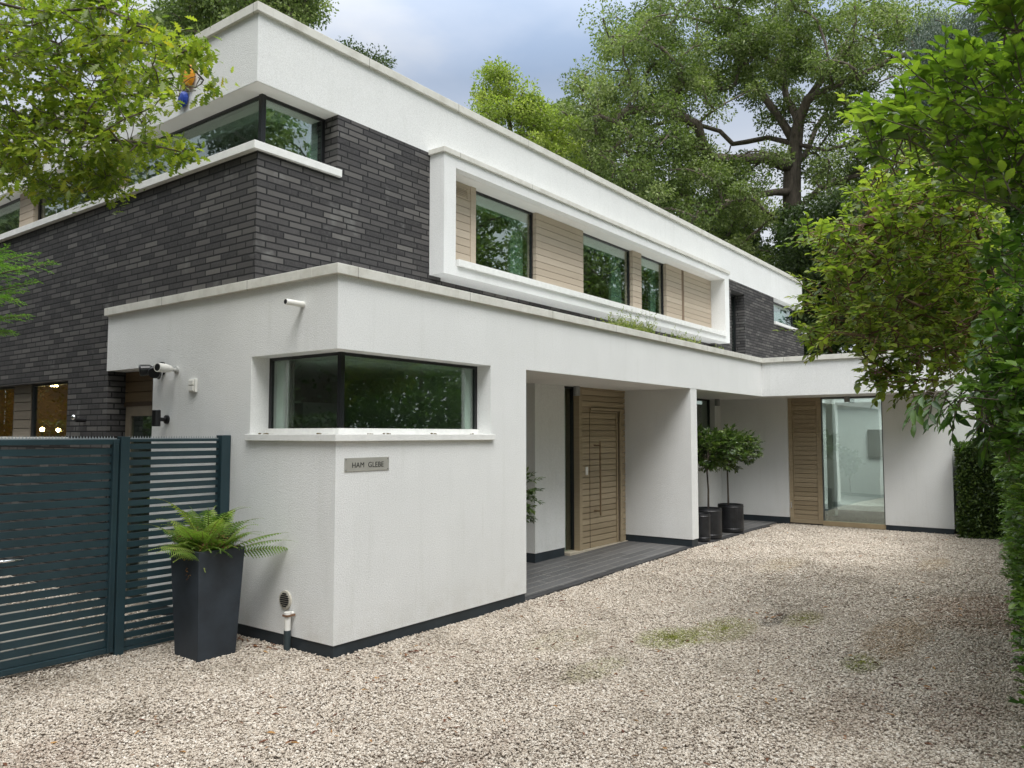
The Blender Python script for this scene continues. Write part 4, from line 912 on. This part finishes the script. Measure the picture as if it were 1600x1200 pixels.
# ------------------------------------------------------------------ near laurel hedge and overhanging shrub on the right
def sprays(C, outdir, n_leaf, length, lsize, mat, parent, T=T_OVAL, spread=.7, width=1.0, droop=.0, rnd_c=.5, upn=.8, name='foliage', twig_r=.003, twigmat=None, rnd_bias=0.0):
    """each centre gets one leafy shoot: alternating leaves along a twig"""
    C = np.asarray(C); m = len(C); dirs = np.asarray(outdir)*np.ones((m, 3))+unit(m)*spread; dirs /= np.linalg.norm(dirs, axis=1, keepdims=True)
    P = []; D = []; N = []; S_ = []; R = []; tw = MB()
    for i in range(m):
        d = dirs[i]; side = np.cross(d, [0, 0, 1.0]); side /= np.linalg.norm(side)+1e-6; upv = np.cross(side, d); Ln = length*random.uniform(.6, 1.3)
        rc = random.random(); pts = []
        for k in range(n_leaf):
            t = (k+.6)/n_leaf; p = C[i]+d*Ln*t-np.array([0, 0, droop*Ln*t*t]); ang = k*2.4+random.uniform(-.4, .4)
            o = side*math.cos(ang)+upv*math.sin(ang)*.55
            dl = d*(.45+.6*t)+o*(1.1-.6*t)-np.array([0, 0, droop*.8]); P.append(p); D.append(dl)
            nn = upv*upn+np.array([0, 0, upn*.6])-o*.2+RG.normal(0, .28, 3); N.append(nn); S_.append(lsize*random.uniform(.5, 1.2)*(1-.25*t)); R.append(rc*rnd_c+random.random()*(1-rnd_c)+t*.15-.08+rnd_bias)
        tw.tube([C[i]-d*Ln*.35, C[i]+d*Ln*.5-np.array([0, 0, droop*Ln*.2]), C[i]+d*Ln-np.array([0, 0, droop*Ln])], [twig_r*1.4, twig_r, twig_r*.4], 4, cap=False)
    o = leaves(name, np.array(P), np.array(D), np.array(N), np.array(S_), T, mat, parent, np.array(R), width)
    t = tw.build('twigs', twigmat or BARK, parent, smooth=True); return o
def poly_pts(poly, n, d0, d1):
    poly = [tuple(p) for p in poly]; us = [p[0] for p in poly]; vs = [p[1] for p in poly]; out = []
    while len(out) < n:
        u = random.uniform(min(us), max(us)); v = random.uniform(min(vs), max(vs)); ins = False
        for i in range(len(poly)):
            (x1, y1), (x2, y2) = poly[i], poly[i-1]
            if (y1 > v) != (y2 > v) and u < (x2-x1)*(v-y1)/(y2-y1)+x1: ins = not ins
        if ins: out.append(at(u, v, random.uniform(d0, d1)))
    return np.array(out)
LEFT = RW @ np.array([-1.0, 0, 0]); TOC = RW @ np.array([0, 0, -1.0])
# A: tall laurel, big pale leaves near the camera
LA = thing('laurel_hedge', 'tall laurel hedge with big glossy leaves along the right side of the drive', 'hedge', (1.5, -4.9, 0))
A1 = poly_pts([(1430, 110), (1480, 90), (1530, 95), (1560, 55), (1640, -20), (1660, 330), (1560, 330), (1480, 300), (1420, 250), (1395, 190), (1415, 150)], 190, 3.9, 4.7)
A1b = poly_pts([(1450, 130), (1640, 40), (1660, 340), (1480, 300)], 130, 4.7, 5.4)
A1c = poly_pts([(1535, 0), (1570, -40), (1660, -60), (1660, 60), (1560, 60)], 30, 3.4, 3.9)
A1d = poly_pts([(1340, 195), (1420, 150), (1430, 250), (1390, 270)], 22, 4.3, 4.8)
sprays(np.concatenate([A1, A1b, A1c, A1d]), LEFT*.7+np.array([0, 0, .55])+TOC*.3, 9, .17, .098, L_LAUR, LA, spread=.55, width=1.25, rnd_bias=.10)
A2 = poly_pts([(1560, 320), (1660, 300), (1660, 660), (1540, 640), (1530, 520), (1550, 420)], 150, 4.2, 5.2)
A3 = poly_pts([(1500, 590), (1540, 580), (1600, 560), (1660, 640), (1660, 760), (1575, 740), (1545, 680)], 90, 4.0, 4.8)
sprays(np.concatenate([A2, A3]), LEFT*.6+TOC*.35+np.array([0, 0, .25]), 8, .14, .088, L_HEDG, LA, spread=.6, width=1.5)
A4 = cl_px([(1462, 618, 4.1, 26, 14, .12, 5), (1498, 628, 4.2, 24, 16, .12, 5), (1535, 665, 4.3, 16, 18, .1, 3)])
sprays(A4, LEFT*.5+np.array([0, 0, -.8]), 7, .15, .105, L_HEDG, LA, spread=.5, width=.9, droop=.4, rnd_bias=-.15)
# hedge face down to the gravel, following the edge of the drive
def hedge_face(n):
    t = RG.random(n)**.8; x = .2+t*9.9; z = RG.random(n)
    y = np.interp(x, [.2, 1, 4.9, 10.1], [-4.34, -4.27, -3.90, -3.42]); zz = .03+z*2.3
    y = y-.05-np.abs(RG.normal(0, .10, n))+.16*np.clip(zz-.9, 0, 2)*np.clip((x-2)/6, 0, 1)*.7+.05*np.sin(x*5+zz*3); return np.stack([x, y, zz], 1)
HF = hedge_face(3400)
sprays(HF, np.array([-.35, .7, .45]), 8, .12, .066, L_HEDG, LA, spread=.7, width=1.7, twig_r=.002)
g = MB(); 
for i in range(9):
    x = .6+i*1.1; y = float(np.interp(x, [.2, 1, 4.9, 10.1], [-4.34, -4.27, -3.90, -3.42]))-.75
    g.tube([(x, y, -.05), (x+.1, y-.1, 1.2), (x-.1, y+.1, 2.4), (x+.1, y, 4.2)], [.05, .04, .03, .012], 7)
g.build('stems', BARK, LA, smooth=True)
AC = np.concatenate([A1[::2], A1b[::3], A1c[::2], A1d[::2], A2[::4], A3[::4], A4])
ln = [(1.7, -5.0, 0), (1.6, -4.95, 1.5), (1.5, -4.9, 2.6), (1.4, -4.8, 3.6), (1.2, -4.7, 4.6)]
arr, par, tt = skeleton(ln, [-1, 0, 1, 2, 3], AC, .1, 4, .1); limb_mesh('branches', arr, par, BARK, LA, .0028, max_r=.05)
# dense inner leaves so the hedge is not see-through
n = 26000; x = .3+RG.random(n)*10.2; z = .05+RG.random(n)*3.1; y = np.interp(x, [.2, 1, 4.9, 10.1], [-4.34, -4.27, -3.90, -3.42])-.28-RG.random(n)*.7
leaves('inner_foliage', np.stack([x, y, z], 1), unit(n), unit(n), RG.uniform(.06, .11, n), T_SIMPLE, L_HEDG, LA)
n = 20000; x = .3+RG.random(n)*11.2; z = .05+RG.random(n)*3.9; y = np.interp(x, [.2, 1, 4.9, 10.1], [-4.34, -4.27, -3.90, -3.42])-1.0-RG.random(n)*.9
leaves('rear_foliage', np.stack([x, y, z], 1), unit(n), unit(n), RG.uniform(.12, .19, n), T_SIMPLE, L_HEDG, LA)
# B: looser shrub with small yellow green leaves and brown inner twigs overhanging the wing
SH = thing('overhanging_shrub', 'loose yellow green shrub with reddish brown twigs arching over the drive before the wing', 'shrub', (4.8, -5.2, 0))
B1 = poly_pts([(1270, 365), (1340, 345), (1420, 290), (1470, 260), (1560, 300), (1580, 440), (1560, 560), (1470, 590), (1400, 560), (1330, 540), (1280, 545), (1262, 500), (1300, 480), (1300, 430), (1290, 400)], 620, 5.6, 7.2)
B2 = poly_pts([(1310, 340), (1400, 220), (1470, 230), (1500, 330), (1400, 400), (1320, 400)], 120, 5.8, 6.8)
B3 = cl_px([(1300, 368, 6.2, 60, 12, .3, 22), (1290, 470, 6.4, 35, 40, .3, 26), (1290, 525, 6.4, 30, 22, .3, 20), (1400, 575, 6.0, 50, 30, .3, 34), (1390, 590, 5.9, 24, 14, .2, 8), (1440, 600, 5.8, 40, 18, .3, 18), (1350, 180, 6.2, 14, 12, .2, 4)])
BA = np.concatenate([B1, B2, B3])
sprays(BA, LEFT*.75+np.array([0, 0, .15])+TOC*.2, 9, .20, .074, L_SHRB, SH, spread=.85, width=1.75, droop=.12, twig_r=.0028, twigmat=m_plain('red_twig', (0.16, 0.08, 0.045), 0.8), upn=.7)
nodes = [(4.8, -5.2, 0), (4.7, -5.0, 1.2), tuple(at(1600, 560, 6.6)), tuple(at(1560, 470, 6.4)), tuple(at(1520, 330, 6.4)), tuple(at(1430, 322, 6.3)), tuple(at(1380, 322, 6.2))]
arr, par, tt = skeleton(nodes, [-1, 0, 1, 2, 3, 4, 5], BA[::3], .12, 4, .08); limb_mesh('branches', arr, par, m_plain('shrub_bark', (0.14, 0.085, 0.05), 0.9, var=.2), SH, .0035, max_r=.06)
n = 9000; Pm = cl_px([(1420, 430, 7.2, 120, 110, .5, 3200), (1500, 420, 7.2, 90, 150, .5, 3200), (1480, 520, 7.0, 90, 60, .5, 1500)])
leaves('inner_foliage', Pm, unit(len(Pm)), unit(len(Pm)), RG.uniform(.05, .08, len(Pm)), T_SIMPLE, L_SHRB, SH)
# purple flower sprigs
Pf = cl_px([(1432, 560, 5.7, 14, 8, .1, 60), (1412, 588, 5.6, 9, 7, .1, 40), (1366, 580, 5.7, 16, 5, .1, 30)])
leaves('blossom', Pf, unit(len(Pf)), unit(len(Pf)), RG.uniform(.012, .022, len(Pf)), T_SIMPLE, m_leaf('blossom_pink', [(0.22, 0.06, 0.16), (0.35, 0.14, 0.28)], .3), SH)

# ------------------------------------------------------------------ near oak branches, top left
OK = thing('overhanging_oak', 'oak boughs with lobed yellow green leaves hanging in front of the upper brick wall', 'tree', (-5.2, 2.2, 0))
tb = np.array([-5.2, 2.2, 0.0])
bn = [tb, tb+[.05, 0, 1.5], tb+[.1, .05, 3.0], tb+[.25, -.05, 4.2], tb+[.5, -.1, 5.2]]; bp = [-1, 0, 1, 2, 3]
def bough(st, pts, d):
    prev = st
    for (u, v, dd) in pts: bn.append(at(u, v, d+dd)); bp.append(prev); prev = len(bn)-1
bough(3, [(-200, 60, .2), (-90, 80, 0), (0, 92, -.1), (90, 85, -.2), (180, 62, -.3), (250, 70, -.4), (310, 74, -.5)], 5.4)
bough(2, [(-200, 150, .2), (-90, 158, 0), (0, 165, 0), (60, 190, -.1), (140, 216, -.2), (220, 222, -.3), (285, 238, -.3)], 5.2)
bough(2, [(-200, 220, .2), (-90, 235, .1), (0, 257, 0), (70, 288, 0), (140, 297, 0), (185, 292, -.1)], 5.6)
bough(3, [(-200, -40, .2), (-60, -10, 0), (60, 20, 0), (160, 12, -.1), (235, 45, -.2)], 5.0)
bough(3, [(-150, 100, .6), (0, 130, .5), (100, 140, .4), (200, 150, .3), (280, 150, .2)], 5.8)
OC = np.concatenate([
    poly_pts([(0, 0), (210, 0), (255, 55), (305, 70), (325, 105), (318, 140), (270, 150), (240, 200), (200, 235), (150, 240), (60, 235), (0, 230)], 330, 4.5, 6.0),
    poly_pts([(-120, -60), (200, -60), (215, 0), (0, 0), (0, 300), (-120, 300)], 110, 4.5, 6.0),
    poly_pts([(0, 225), (150, 240), (215, 225), (285, 220), (290, 240), (205, 262), (190, 300), (130, 312), (80, 300), (40, 300), (0, 290)], 85, 4.8, 5.8),
    cl_px([(310, 130, 4.9, 16, 8, .1, 6), (180, 285, 5.2, 24, 16, .2, 10), (280, 235, 5.0, 14, 8, .1, 4), (318, 75, 5, 10, 12, .1, 4)])])
hole = [(302, 116, 22), (292, 148, 19), (310, 135, 14), (320, 120, 12), (145, 120, 22), (90, 60, 14), (225, 95, 14), (40, 40, 12), (180, 40, 11), (110, 230, 13), (255, 190, 15), (30, 160, 12), (200, 130, 10), (75, 265, 9), (150, 260, 9), (205, 205, 20), (95, 180, 14), (235, 150, 13), (20, 215, 14), (60, 120, 12), (165, 185, 12)]
arr, par, tt = skeleton(bn, bp, OC, .10, 3, .05); limb_mesh('trunk', arr, par, BARK, OK, .0030, max_r=.16, expo=2.7)
def to_px(p): c = RW.T @ (np.asarray(p)-CAM); return c[0]/c[2]*FPX+800, c[1]/c[2]*FPX+600
pd = np.array([arr[t]-arr[par[t]] for t in tt]); pc = np.array([arr[t] for t in tt])
P = []; Dl = []; Nl = []; Sz = []; Rn = []
for c, d in zip(pc, pd):
    d = d/np.linalg.norm(d); rc = random.random()
    for k in range(17):
        a = random.uniform(0, 2*math.pi); s = np.cross(d, [0, 0, 1]); s /= np.linalg.norm(s)+1e-6; w = np.cross(s, d)
        p = c+d*random.uniform(-.22, .03)+RG.normal(0, .045, 3)
        u_, v_ = to_px(p)
        if any((u_-h[0])**2+(v_-h[1])**2 < (h[2]*.8)**2 for h in hole): continue
        P.append(p); Dl.append(d*.7+(s*math.cos(a)+w*math.sin(a)*.6)*.9+np.array([0, 0, -.35])); Nl.append([RG.normal(0, .45), RG.normal(0, .45), 1.0]); Sz.append(random.uniform(.042, .088)); Rn.append(min(1, .15+rc*.35+random.random()*.42+(.3 if random.random() < .02 else 0)))
leaves('crown', np.array(P), np.array(Dl), np.array(Nl), np.array(Sz), T_OAK, L_OAKN, OK, np.array(Rn))
UC = in_ellipsoids([((-4.9, 1.2, 9.2), (2.6, 3.2, 1.9))], 130, .2)  # unseen crown added high above the boughs to shade the left wall
arr, par, tt = skeleton([bn[4], bn[4]+[.1, 0, 1.6], bn[4]+[.3, -.1, 3.4]], [-1, 0, 1], UC, .14); limb_mesh('added_shade_limbs', arr, par, BARK, OK, .012, max_r=.15)
P_, D_, N_, s_ = clump_leaves(UC, 110, .55*RG.uniform(.6, 1.3, len(UC)), .12); leaves('added_shade_crown', P_, D_, N_, s_, T_SIMPLE, L_OAKN, OK, RG.random(len(P_))*.7)

# ------------------------------------------------------------------ yew sprays at the left edge
YS = thing('yew_shrub', 'bright green feathery yew sprays poking in at the left edge before the bricks', 'shrub', (-3.6, 1.7, 0))
g = MB(); P = []; Dn = []
base = (-3.6, 1.7, 0.0); g.tube([base, (-3.5, 1.6, 1.2), (-3.2, 1.5, 2.2), (-2.9, 1.4, 2.9)], [.05, .04, .03, .015], 8)
def spray_px(u0, v0, u1, v1, d0, d1, n_side=13, L2=.15):
    a = at(u0, v0, d0); b_ = at(u1, v1, d1); g.tube([(-3.0, 1.45, 2.3), tuple((a*1.3-b_*.3)), tuple(a), tuple(b_)], [.012, .008, .006, .0015], 5, cap=False)
    ax = (b_-a); Ln = np.linalg.norm(ax); ax /= Ln; s = np.cross(ax, [0.2, -.2, 1.0]); s /= np.linalg.norm(s)
    for k in range(n_side):
        t = k/n_side; p = a+ax*Ln*t
        for sg in (1, -1):
            dd = ax*.75+s*sg*.6+RG.normal(0, .12, 3); dd /= np.linalg.norm(dd); l2 = L2*(1-t*.7)*random.uniform(.7, 1.2)
            for j in range(int(l2/.0065)):
                q = p+dd*j*.0065-np.array([0, 0, .12*(j*.0065)**2/L2]); sd_ = np.cross(dd, [0, 0, 1.0])
                for s3 in (1, -1): P.append(q); Dn.append(dd*.7+sd_*s3+RG.normal(0, .25, 3))
for a_ in ((-60, 425, 55, 395, 4.2, 4.0), (-60, 440, 92, 408, 4.1, 3.9), (-60, 470, 60, 438, 4.2, 4.0), (-60, 505, 50, 492, 4.2, 4.0), (-60, 520, 20, 518, 4.1, 4.1), (-60, 410, 15, 388, 4.3, 4.2), (-60, 455, 30, 470, 4.0, 3.9), (-60, 400, 30, 420, 4.4, 4.3), (-60, 485, 25, 455, 4.4, 4.3)):
    spray_px(*a_)
g.build('branches', BARK, YS, smooth=True); P = np.array(P); leaves('foliage', P, np.array(Dn), unit(len(P))*.4+np.array([0, 0, 1.0]), RG.uniform(.016, .026, len(P)), T_SIMPLE, L_SPRAY, YS, width=.45)

# ------------------------------------------------------------------ planter with fern
PL = thing('planter', 'tall tapered slate grey square planter in front of the fence panel', 'planter', (-.51, .84, 0))
b = MB(); cx, cy = -.505, .845
def sq(h, z, r=.012): return [(cx-h, cy-h, z), (cx+h, cy-h, z), (cx+h, cy+h, z), (cx-h, cy+h, z)]
b.rings([sq(.150, -.01), sq(.156, .02), sq(.192, .795), sq(.195, .80), sq(.170, .80), sq(.165, .73)], cap=False); b.f.append((0, 3, 2, 1))
b.build('pot', PLANTM, PL, bevel=.006); MB().rings([sq(.168, .73), sq(.166, .735)]).build('soil', SOIL, PL)
FE = thing('fern', 'leafy green fern with arching fronds growing in the tall square planter', 'plant', (cx, cy, .74))
stem = MB(); V = []; F = []; R = []
def frond(az, elev, Ln, wid, br=0.0, start=None):
    h = np.array([math.cos(az), math.sin(az), 0]); p = np.array(start if start is not None else [cx+random.uniform(-.08, .08), cy+random.uniform(-.08, .08), .74]); e = elev; n = 26; pts = [p.copy()]
    dirs = []
    for i in range(n):
        e -= (elev+.45)/n*(0.15+1.5*(i/n)**1.2); d = h*math.cos(e)+np.array([0, 0, math.sin(e)]); dirs.append(d); p = p+d*Ln/n; pts.append(p.copy())
    stem.tube(pts[::3], [.004, .0035, .003, .0028, .0024, .002, .0016, .0012, .001][:len(pts[::3])], 5, cap=False)
    s = np.cross(h, [0, 0, 1.0]); tw = random.uniform(-.5, .5); rc = random.random()*.5+br
    for i in range(3, n):
        t = i/n; L2 = wid*math.sin(min(1, t*1.15+.12)*math.pi)**.8*(1 if t > .2 else .7)+.006; d = dirs[i]; up = np.cross(s, d); ss = s*math.cos(tw)+up*math.sin(tw)
        for sg in (1, -1):
            ax = ss*sg*.93+d*.36; ax /= np.linalg.norm(ax); ws = Ln/n*.60; k = len(V); m = 9; nn = np.cross(ax, d); nn /= np.linalg.norm(nn)
            # toothed pinna
            for j in range(m+1):
                u = j/m; c = pts[i]+ax*L2*u-np.array([0, 0, .25*L2*u*u]); w = ws*(1-u)**.6*(1.0 if j % 2 == 0 else .55)
                V.append(c+d*w*.9); V.append(c-d*w*.9); R.append(rc*1.1-.1+.3*random.random()+.1*u); R.append(R[-1])
            for j in range(m): F.append([k+2*j, k+2*j+1, k+2*j+3, k+2*j+2])
for i in range(60):
    az = i*2.399+random.uniform(-.3, .3); frond(az, random.uniform(.35, 1.45), random.uniform(.30, .60), random.uniform(.08, .13), random.choice((0, .1, .3)))
rt = math.atan2(-.6, .8)
frond(2.6, 1.35, .66, .11, .3); frond(-.55, .45, .66, .11, .1); frond(-.3, .9, .52, .08, .2); frond(-.8, .35, .55, .085, .1, [cx+.1, cy-.1, .76]); frond(2.5, 1.25, .58, .085, .3); frond(2.3, .9, .5, .07, .1); frond(-.45, .15, .58, .085, 0, [cx+.12, cy-.1, .74])
frond(3.6, .2, .42, .075, .35); frond(-2.0, -.2, .30, .06, .45)
npmesh('fronds', np.array(V), np.array(F), L_FERN, FE, np.clip(np.array(R), 0, 1)); stem.build('stems', m_plain('fern_stem', (0.20, 0.17, 0.06), 0.7), FE, smooth=True)
# withered brown fronds
Pd = np.array([[cx+RG.normal(0, .09), cy+RG.normal(0, .09), .80+abs(RG.normal(0, .07))] for _ in range(900)]+[[cx-.185+RG.normal(0, .006), cy-.05+RG.normal(0, .02), .80-random.random()*.22] for _ in range(45)])
leaves('withered_fronds', Pd, unit(len(Pd))+np.array([0, 0, -.4]), unit(len(Pd)), RG.uniform(.012, .03, len(Pd)), T_SIMPLE, L_DEAD, FE, width=.6)

# ------------------------------------------------------------------ potted standards
def pot(x, y, r, h, z, lab):
    t = thing('plant_pot', lab, 'plant pot', (x, y, z), 'black pots beside the porch wall')
    MB().lathe([(r*.93, 0), (r, .02), (r, h-.02), (r*1.0, h), (r*.90, h), (r*.88, h-.05)], (x, y, z), 36).build('pot', POTM, t, smooth=False, bevel=.003)
    b = MB()
    for k in range(3): b.lathe([(r+.002, 0), (r+.006, .006), (r+.002, .012)], (x, y, z+h*(.15+k*.02)), 36)
    MB().lathe([(r+.001, 0), (r+.007, .008), (r+.001, .016)], (x, y, z+h*.90), 36).lathe([(r+.001, 0), (r+.006, .008), (r+.001, .016)], (x, y, z+h*.12), 36).build('band', POTM, t)
    s = MB(); n = 60
    for k in range(n):
        a = random.uniform(0, 6.28); q = r*.8*math.sqrt(random.random()); l = lump((x+q*math.cos(a), y+q*math.sin(a), z+h-.055), random.uniform(.015, .03), 6); kk = len(s.v); s.v += l.v; s.f += [tuple(i+kk for i in f) for f in l.f]
    s.lathe([(r*.86, 0), (r*.86, .01)], (x, y, z+h-.06), 20)
    s.build('slate_chips', m_plain('slate_chip', (0.07, 0.07, 0.085), 0.6, var=.3), t); return t
ZT = .095
pA = (7.02, .36); pB = (7.32, .42); pC = (8.12, .45)
pot(7.02, .13, .115, .40, ZT, 'smallest black pot, nearest the white porch wall'); pot(7.42, .20, .195, .45, ZT, 'middle black pot holding the left potted standard'); pot(8.36, .22, .20, .44, ZT, 'right hand black pot holding the right potted standard')
def standard(x, y, z0, z1, rx, rz, n, lab, zc=None, lean=.03, group='clipped bay standards'):
    t = thing('bay_tree', lab, 'potted tree', (x, y, z0), group); zc = zc or z1
    MB().tube([(x, y, z0), (x+lean*.3, y, z0+(zc-z0)*.35), (x-lean*.2, y+.01, z0+(zc-z0)*.65), (x+lean, y, zc)], [.017, .014, .013, .011], 8).build('trunk', BARK, t, smooth=True)
    C = in_ellipsoids([((x+lean, y, zc), (rx, rx, rz))], n, .25)
    arr, par, tt = skeleton([(x+lean, y, zc-rz*.8), (x+lean, y, zc)], [-1, 0], C[::2], .1, 3); limb_mesh('branches', arr, par, BARK, t, .0022, max_r=.010)
    dirs = C-np.array([x+lean, y, zc-rz*.3]); dirs /= np.linalg.norm(dirs, axis=1, keepdims=True)
    sprays(C, dirs, 10, .12, .080, L_BAY, t, spread=.6, width=1.35, twig_r=.0016, name='crown'); return t
standard(7.42, .20, .50, 1.42, .42, .28, 330, 'left potted standard with a round glossy crown, partly behind the porch wall', zc=1.42)
standard(8.32, .24, .50, 1.40, .50, .29, 430, 'right potted standard with the wider flat glossy crown', zc=1.42, lean=-.03)
standard(2.93, .62, .02, 1.0, .30, .30, 160, 'rounded shrub just inside the porch, half hidden behind the near wall', zc=.98, group='clipped bay standards')

# ------------------------------------------------------------------ weeds on the ledge and roof, litter
WD = thing('ledge_weeds', 'yellow green weeds growing on the ledge under the long window bay', 'weeds', (5.2, .25, 2.9))
P = []; Dd = []; Sz = []; g = MB()
for (x0, x1, n, hh) in ((4.55, 5.5, 170, .16), (5.35, 5.75, 80, .18), (6.15, 6.4, 14, .12), (6.55, 7.15, 60, .14), (2.45, 2.6, 3, .06), (7.9, 8.3, 12, .08)):
    for i in range(n):
        x = random.uniform(x0, x1); y = random.uniform(.20, .45); h = random.uniform(.3, 1)*hh*(1.9 if random.random() < .15 else 1); a = RG.normal(0, .4, 2); tip = np.array([x+a[0]*h, y+a[1]*h-.05, 2.97+h])
        g.tube([(x, y, 2.90), ((x+tip[0])/2, (y+tip[1])/2, 2.94+h*.6), tuple(tip)], [.0022, .0018, .001], 3, cap=False)
        for k in range(8):
            t = .3+.7*k/7; P.append(np.array([x, y, 2.90])*(1-t)+tip*t); Dd.append(unit(1)[0]+np.array([0, 0, .6])); Sz.append(random.uniform(.025, .055))
g.build('stems', L_WEED, WD); P = np.array(P); leaves('leaves', P, np.array(Dd), unit(len(P)), np.array(Sz), T_SIMPLE, L_WEED, WD, width=.55)
o_ = MB()
for (u, v, n) in ((690, 150, 10), (740, 150, 14), (790, 190, 5)):
    for i in range(n):
        c = at(u+random.uniform(-18, 18), v, 1); d = (c-CAM); s = (2.3-CAM[1])/d[1]; x = CAM[0]+d[0]*s; h = random.uniform(.08, .32)
        o_.tube([(x, 1.25, 5.33), (x+random.uniform(-.03, .03), 1.25, 5.36+h*.6), (x+random.uniform(-.08, .08), 1.25, 5.36+h)], [.0025, .002, .001], 3, cap=False)
tag(o_.build('roof_grass', L_WEED), 'thin wispy grass stalks standing on the upper roof edge', 'grass')
def litter():
    n = 700; x = RG.uniform(-2.4, 9.5, n); y = RG.uniform(-4.1, -.02, n); k = (y < np.interp(x, [0, .01], [9, 0])); P = np.stack([x, y, np.interp(x, [2.4, 6.2], [0, .075])+.012], 1)
    cl = []
    for (u, v, m, s) in ((650, 1020, 26, .10), (600, 1062, 14, .12), (250, 1135, 10, .08), (440, 1160, 8, .06), (1420, 1075, 12, .12), (520, 1130, 8, .1), (1480, 958, 16, .25), (1210, 965, 14, .12), (410, 1010, 30, .12), (1180, 1075, 12, .2), (370, 1000, 20, .06)):
        c = onz(u, v, .01); cl.append(np.stack([c[0]+RG.normal(0, s, m), c[1]+RG.normal(0, s, m), np.full(m, .016+gz(c[0]))], 1))
    P = np.concatenate([P]+cl); P = P[~((P[:, 0] > 0) & (P[:, 1] > -.02))]; n = len(P)
    D = unit(n); D[:, 2] *= .15; N = unit(n)*.35+np.array([0, 0, 1.0])
    o = leaves('fallen_leaves', P, D, N, RG.uniform(.02, .065, n), T_OVAL, L_DEAD, None, RG.random(n)**1.5, width=RG.uniform(.25, 1.0, n)); o['kind'] = 'stuff'; o['label'] = 'scattered brown and red dead leaves and twigs on the gravel'; o['category'] = 'leaf litter'
litter()

PT_ = []; 
for (x, y, rx, ry, col, st) in [PATCH[0]]*5+[PATCH[1]]*2+[PATCH[3]]+[PATCH[4]]:
    for k in range(260):
        a = random.uniform(0, 6.283); r = abs(random.gauss(0, .5)); cx_ = x+rx*r*math.cos(a); cy_ = y+ry*r*math.sin(a)
        PT_.append([cx_, cy_, gz(cx_)+.010])
PT_ = np.array(PT_); D_ = unit(len(PT_))+np.array([0, 0, .5])
o = leaves('moss', PT_, D_, unit(len(PT_)), RG.uniform(.006, .017, len(PT_)), T_SIMPLE, m_leaf('moss_leaf', [(0.12, 0.13, 0.03), (0.24, 0.26, 0.05), (0.36, 0.36, 0.09)], .2), None, width=.7); o['kind'] = 'stuff'; o['label'] = 'yellow green moss and tiny weeds growing between the gravel stones'; o['category'] = 'moss'
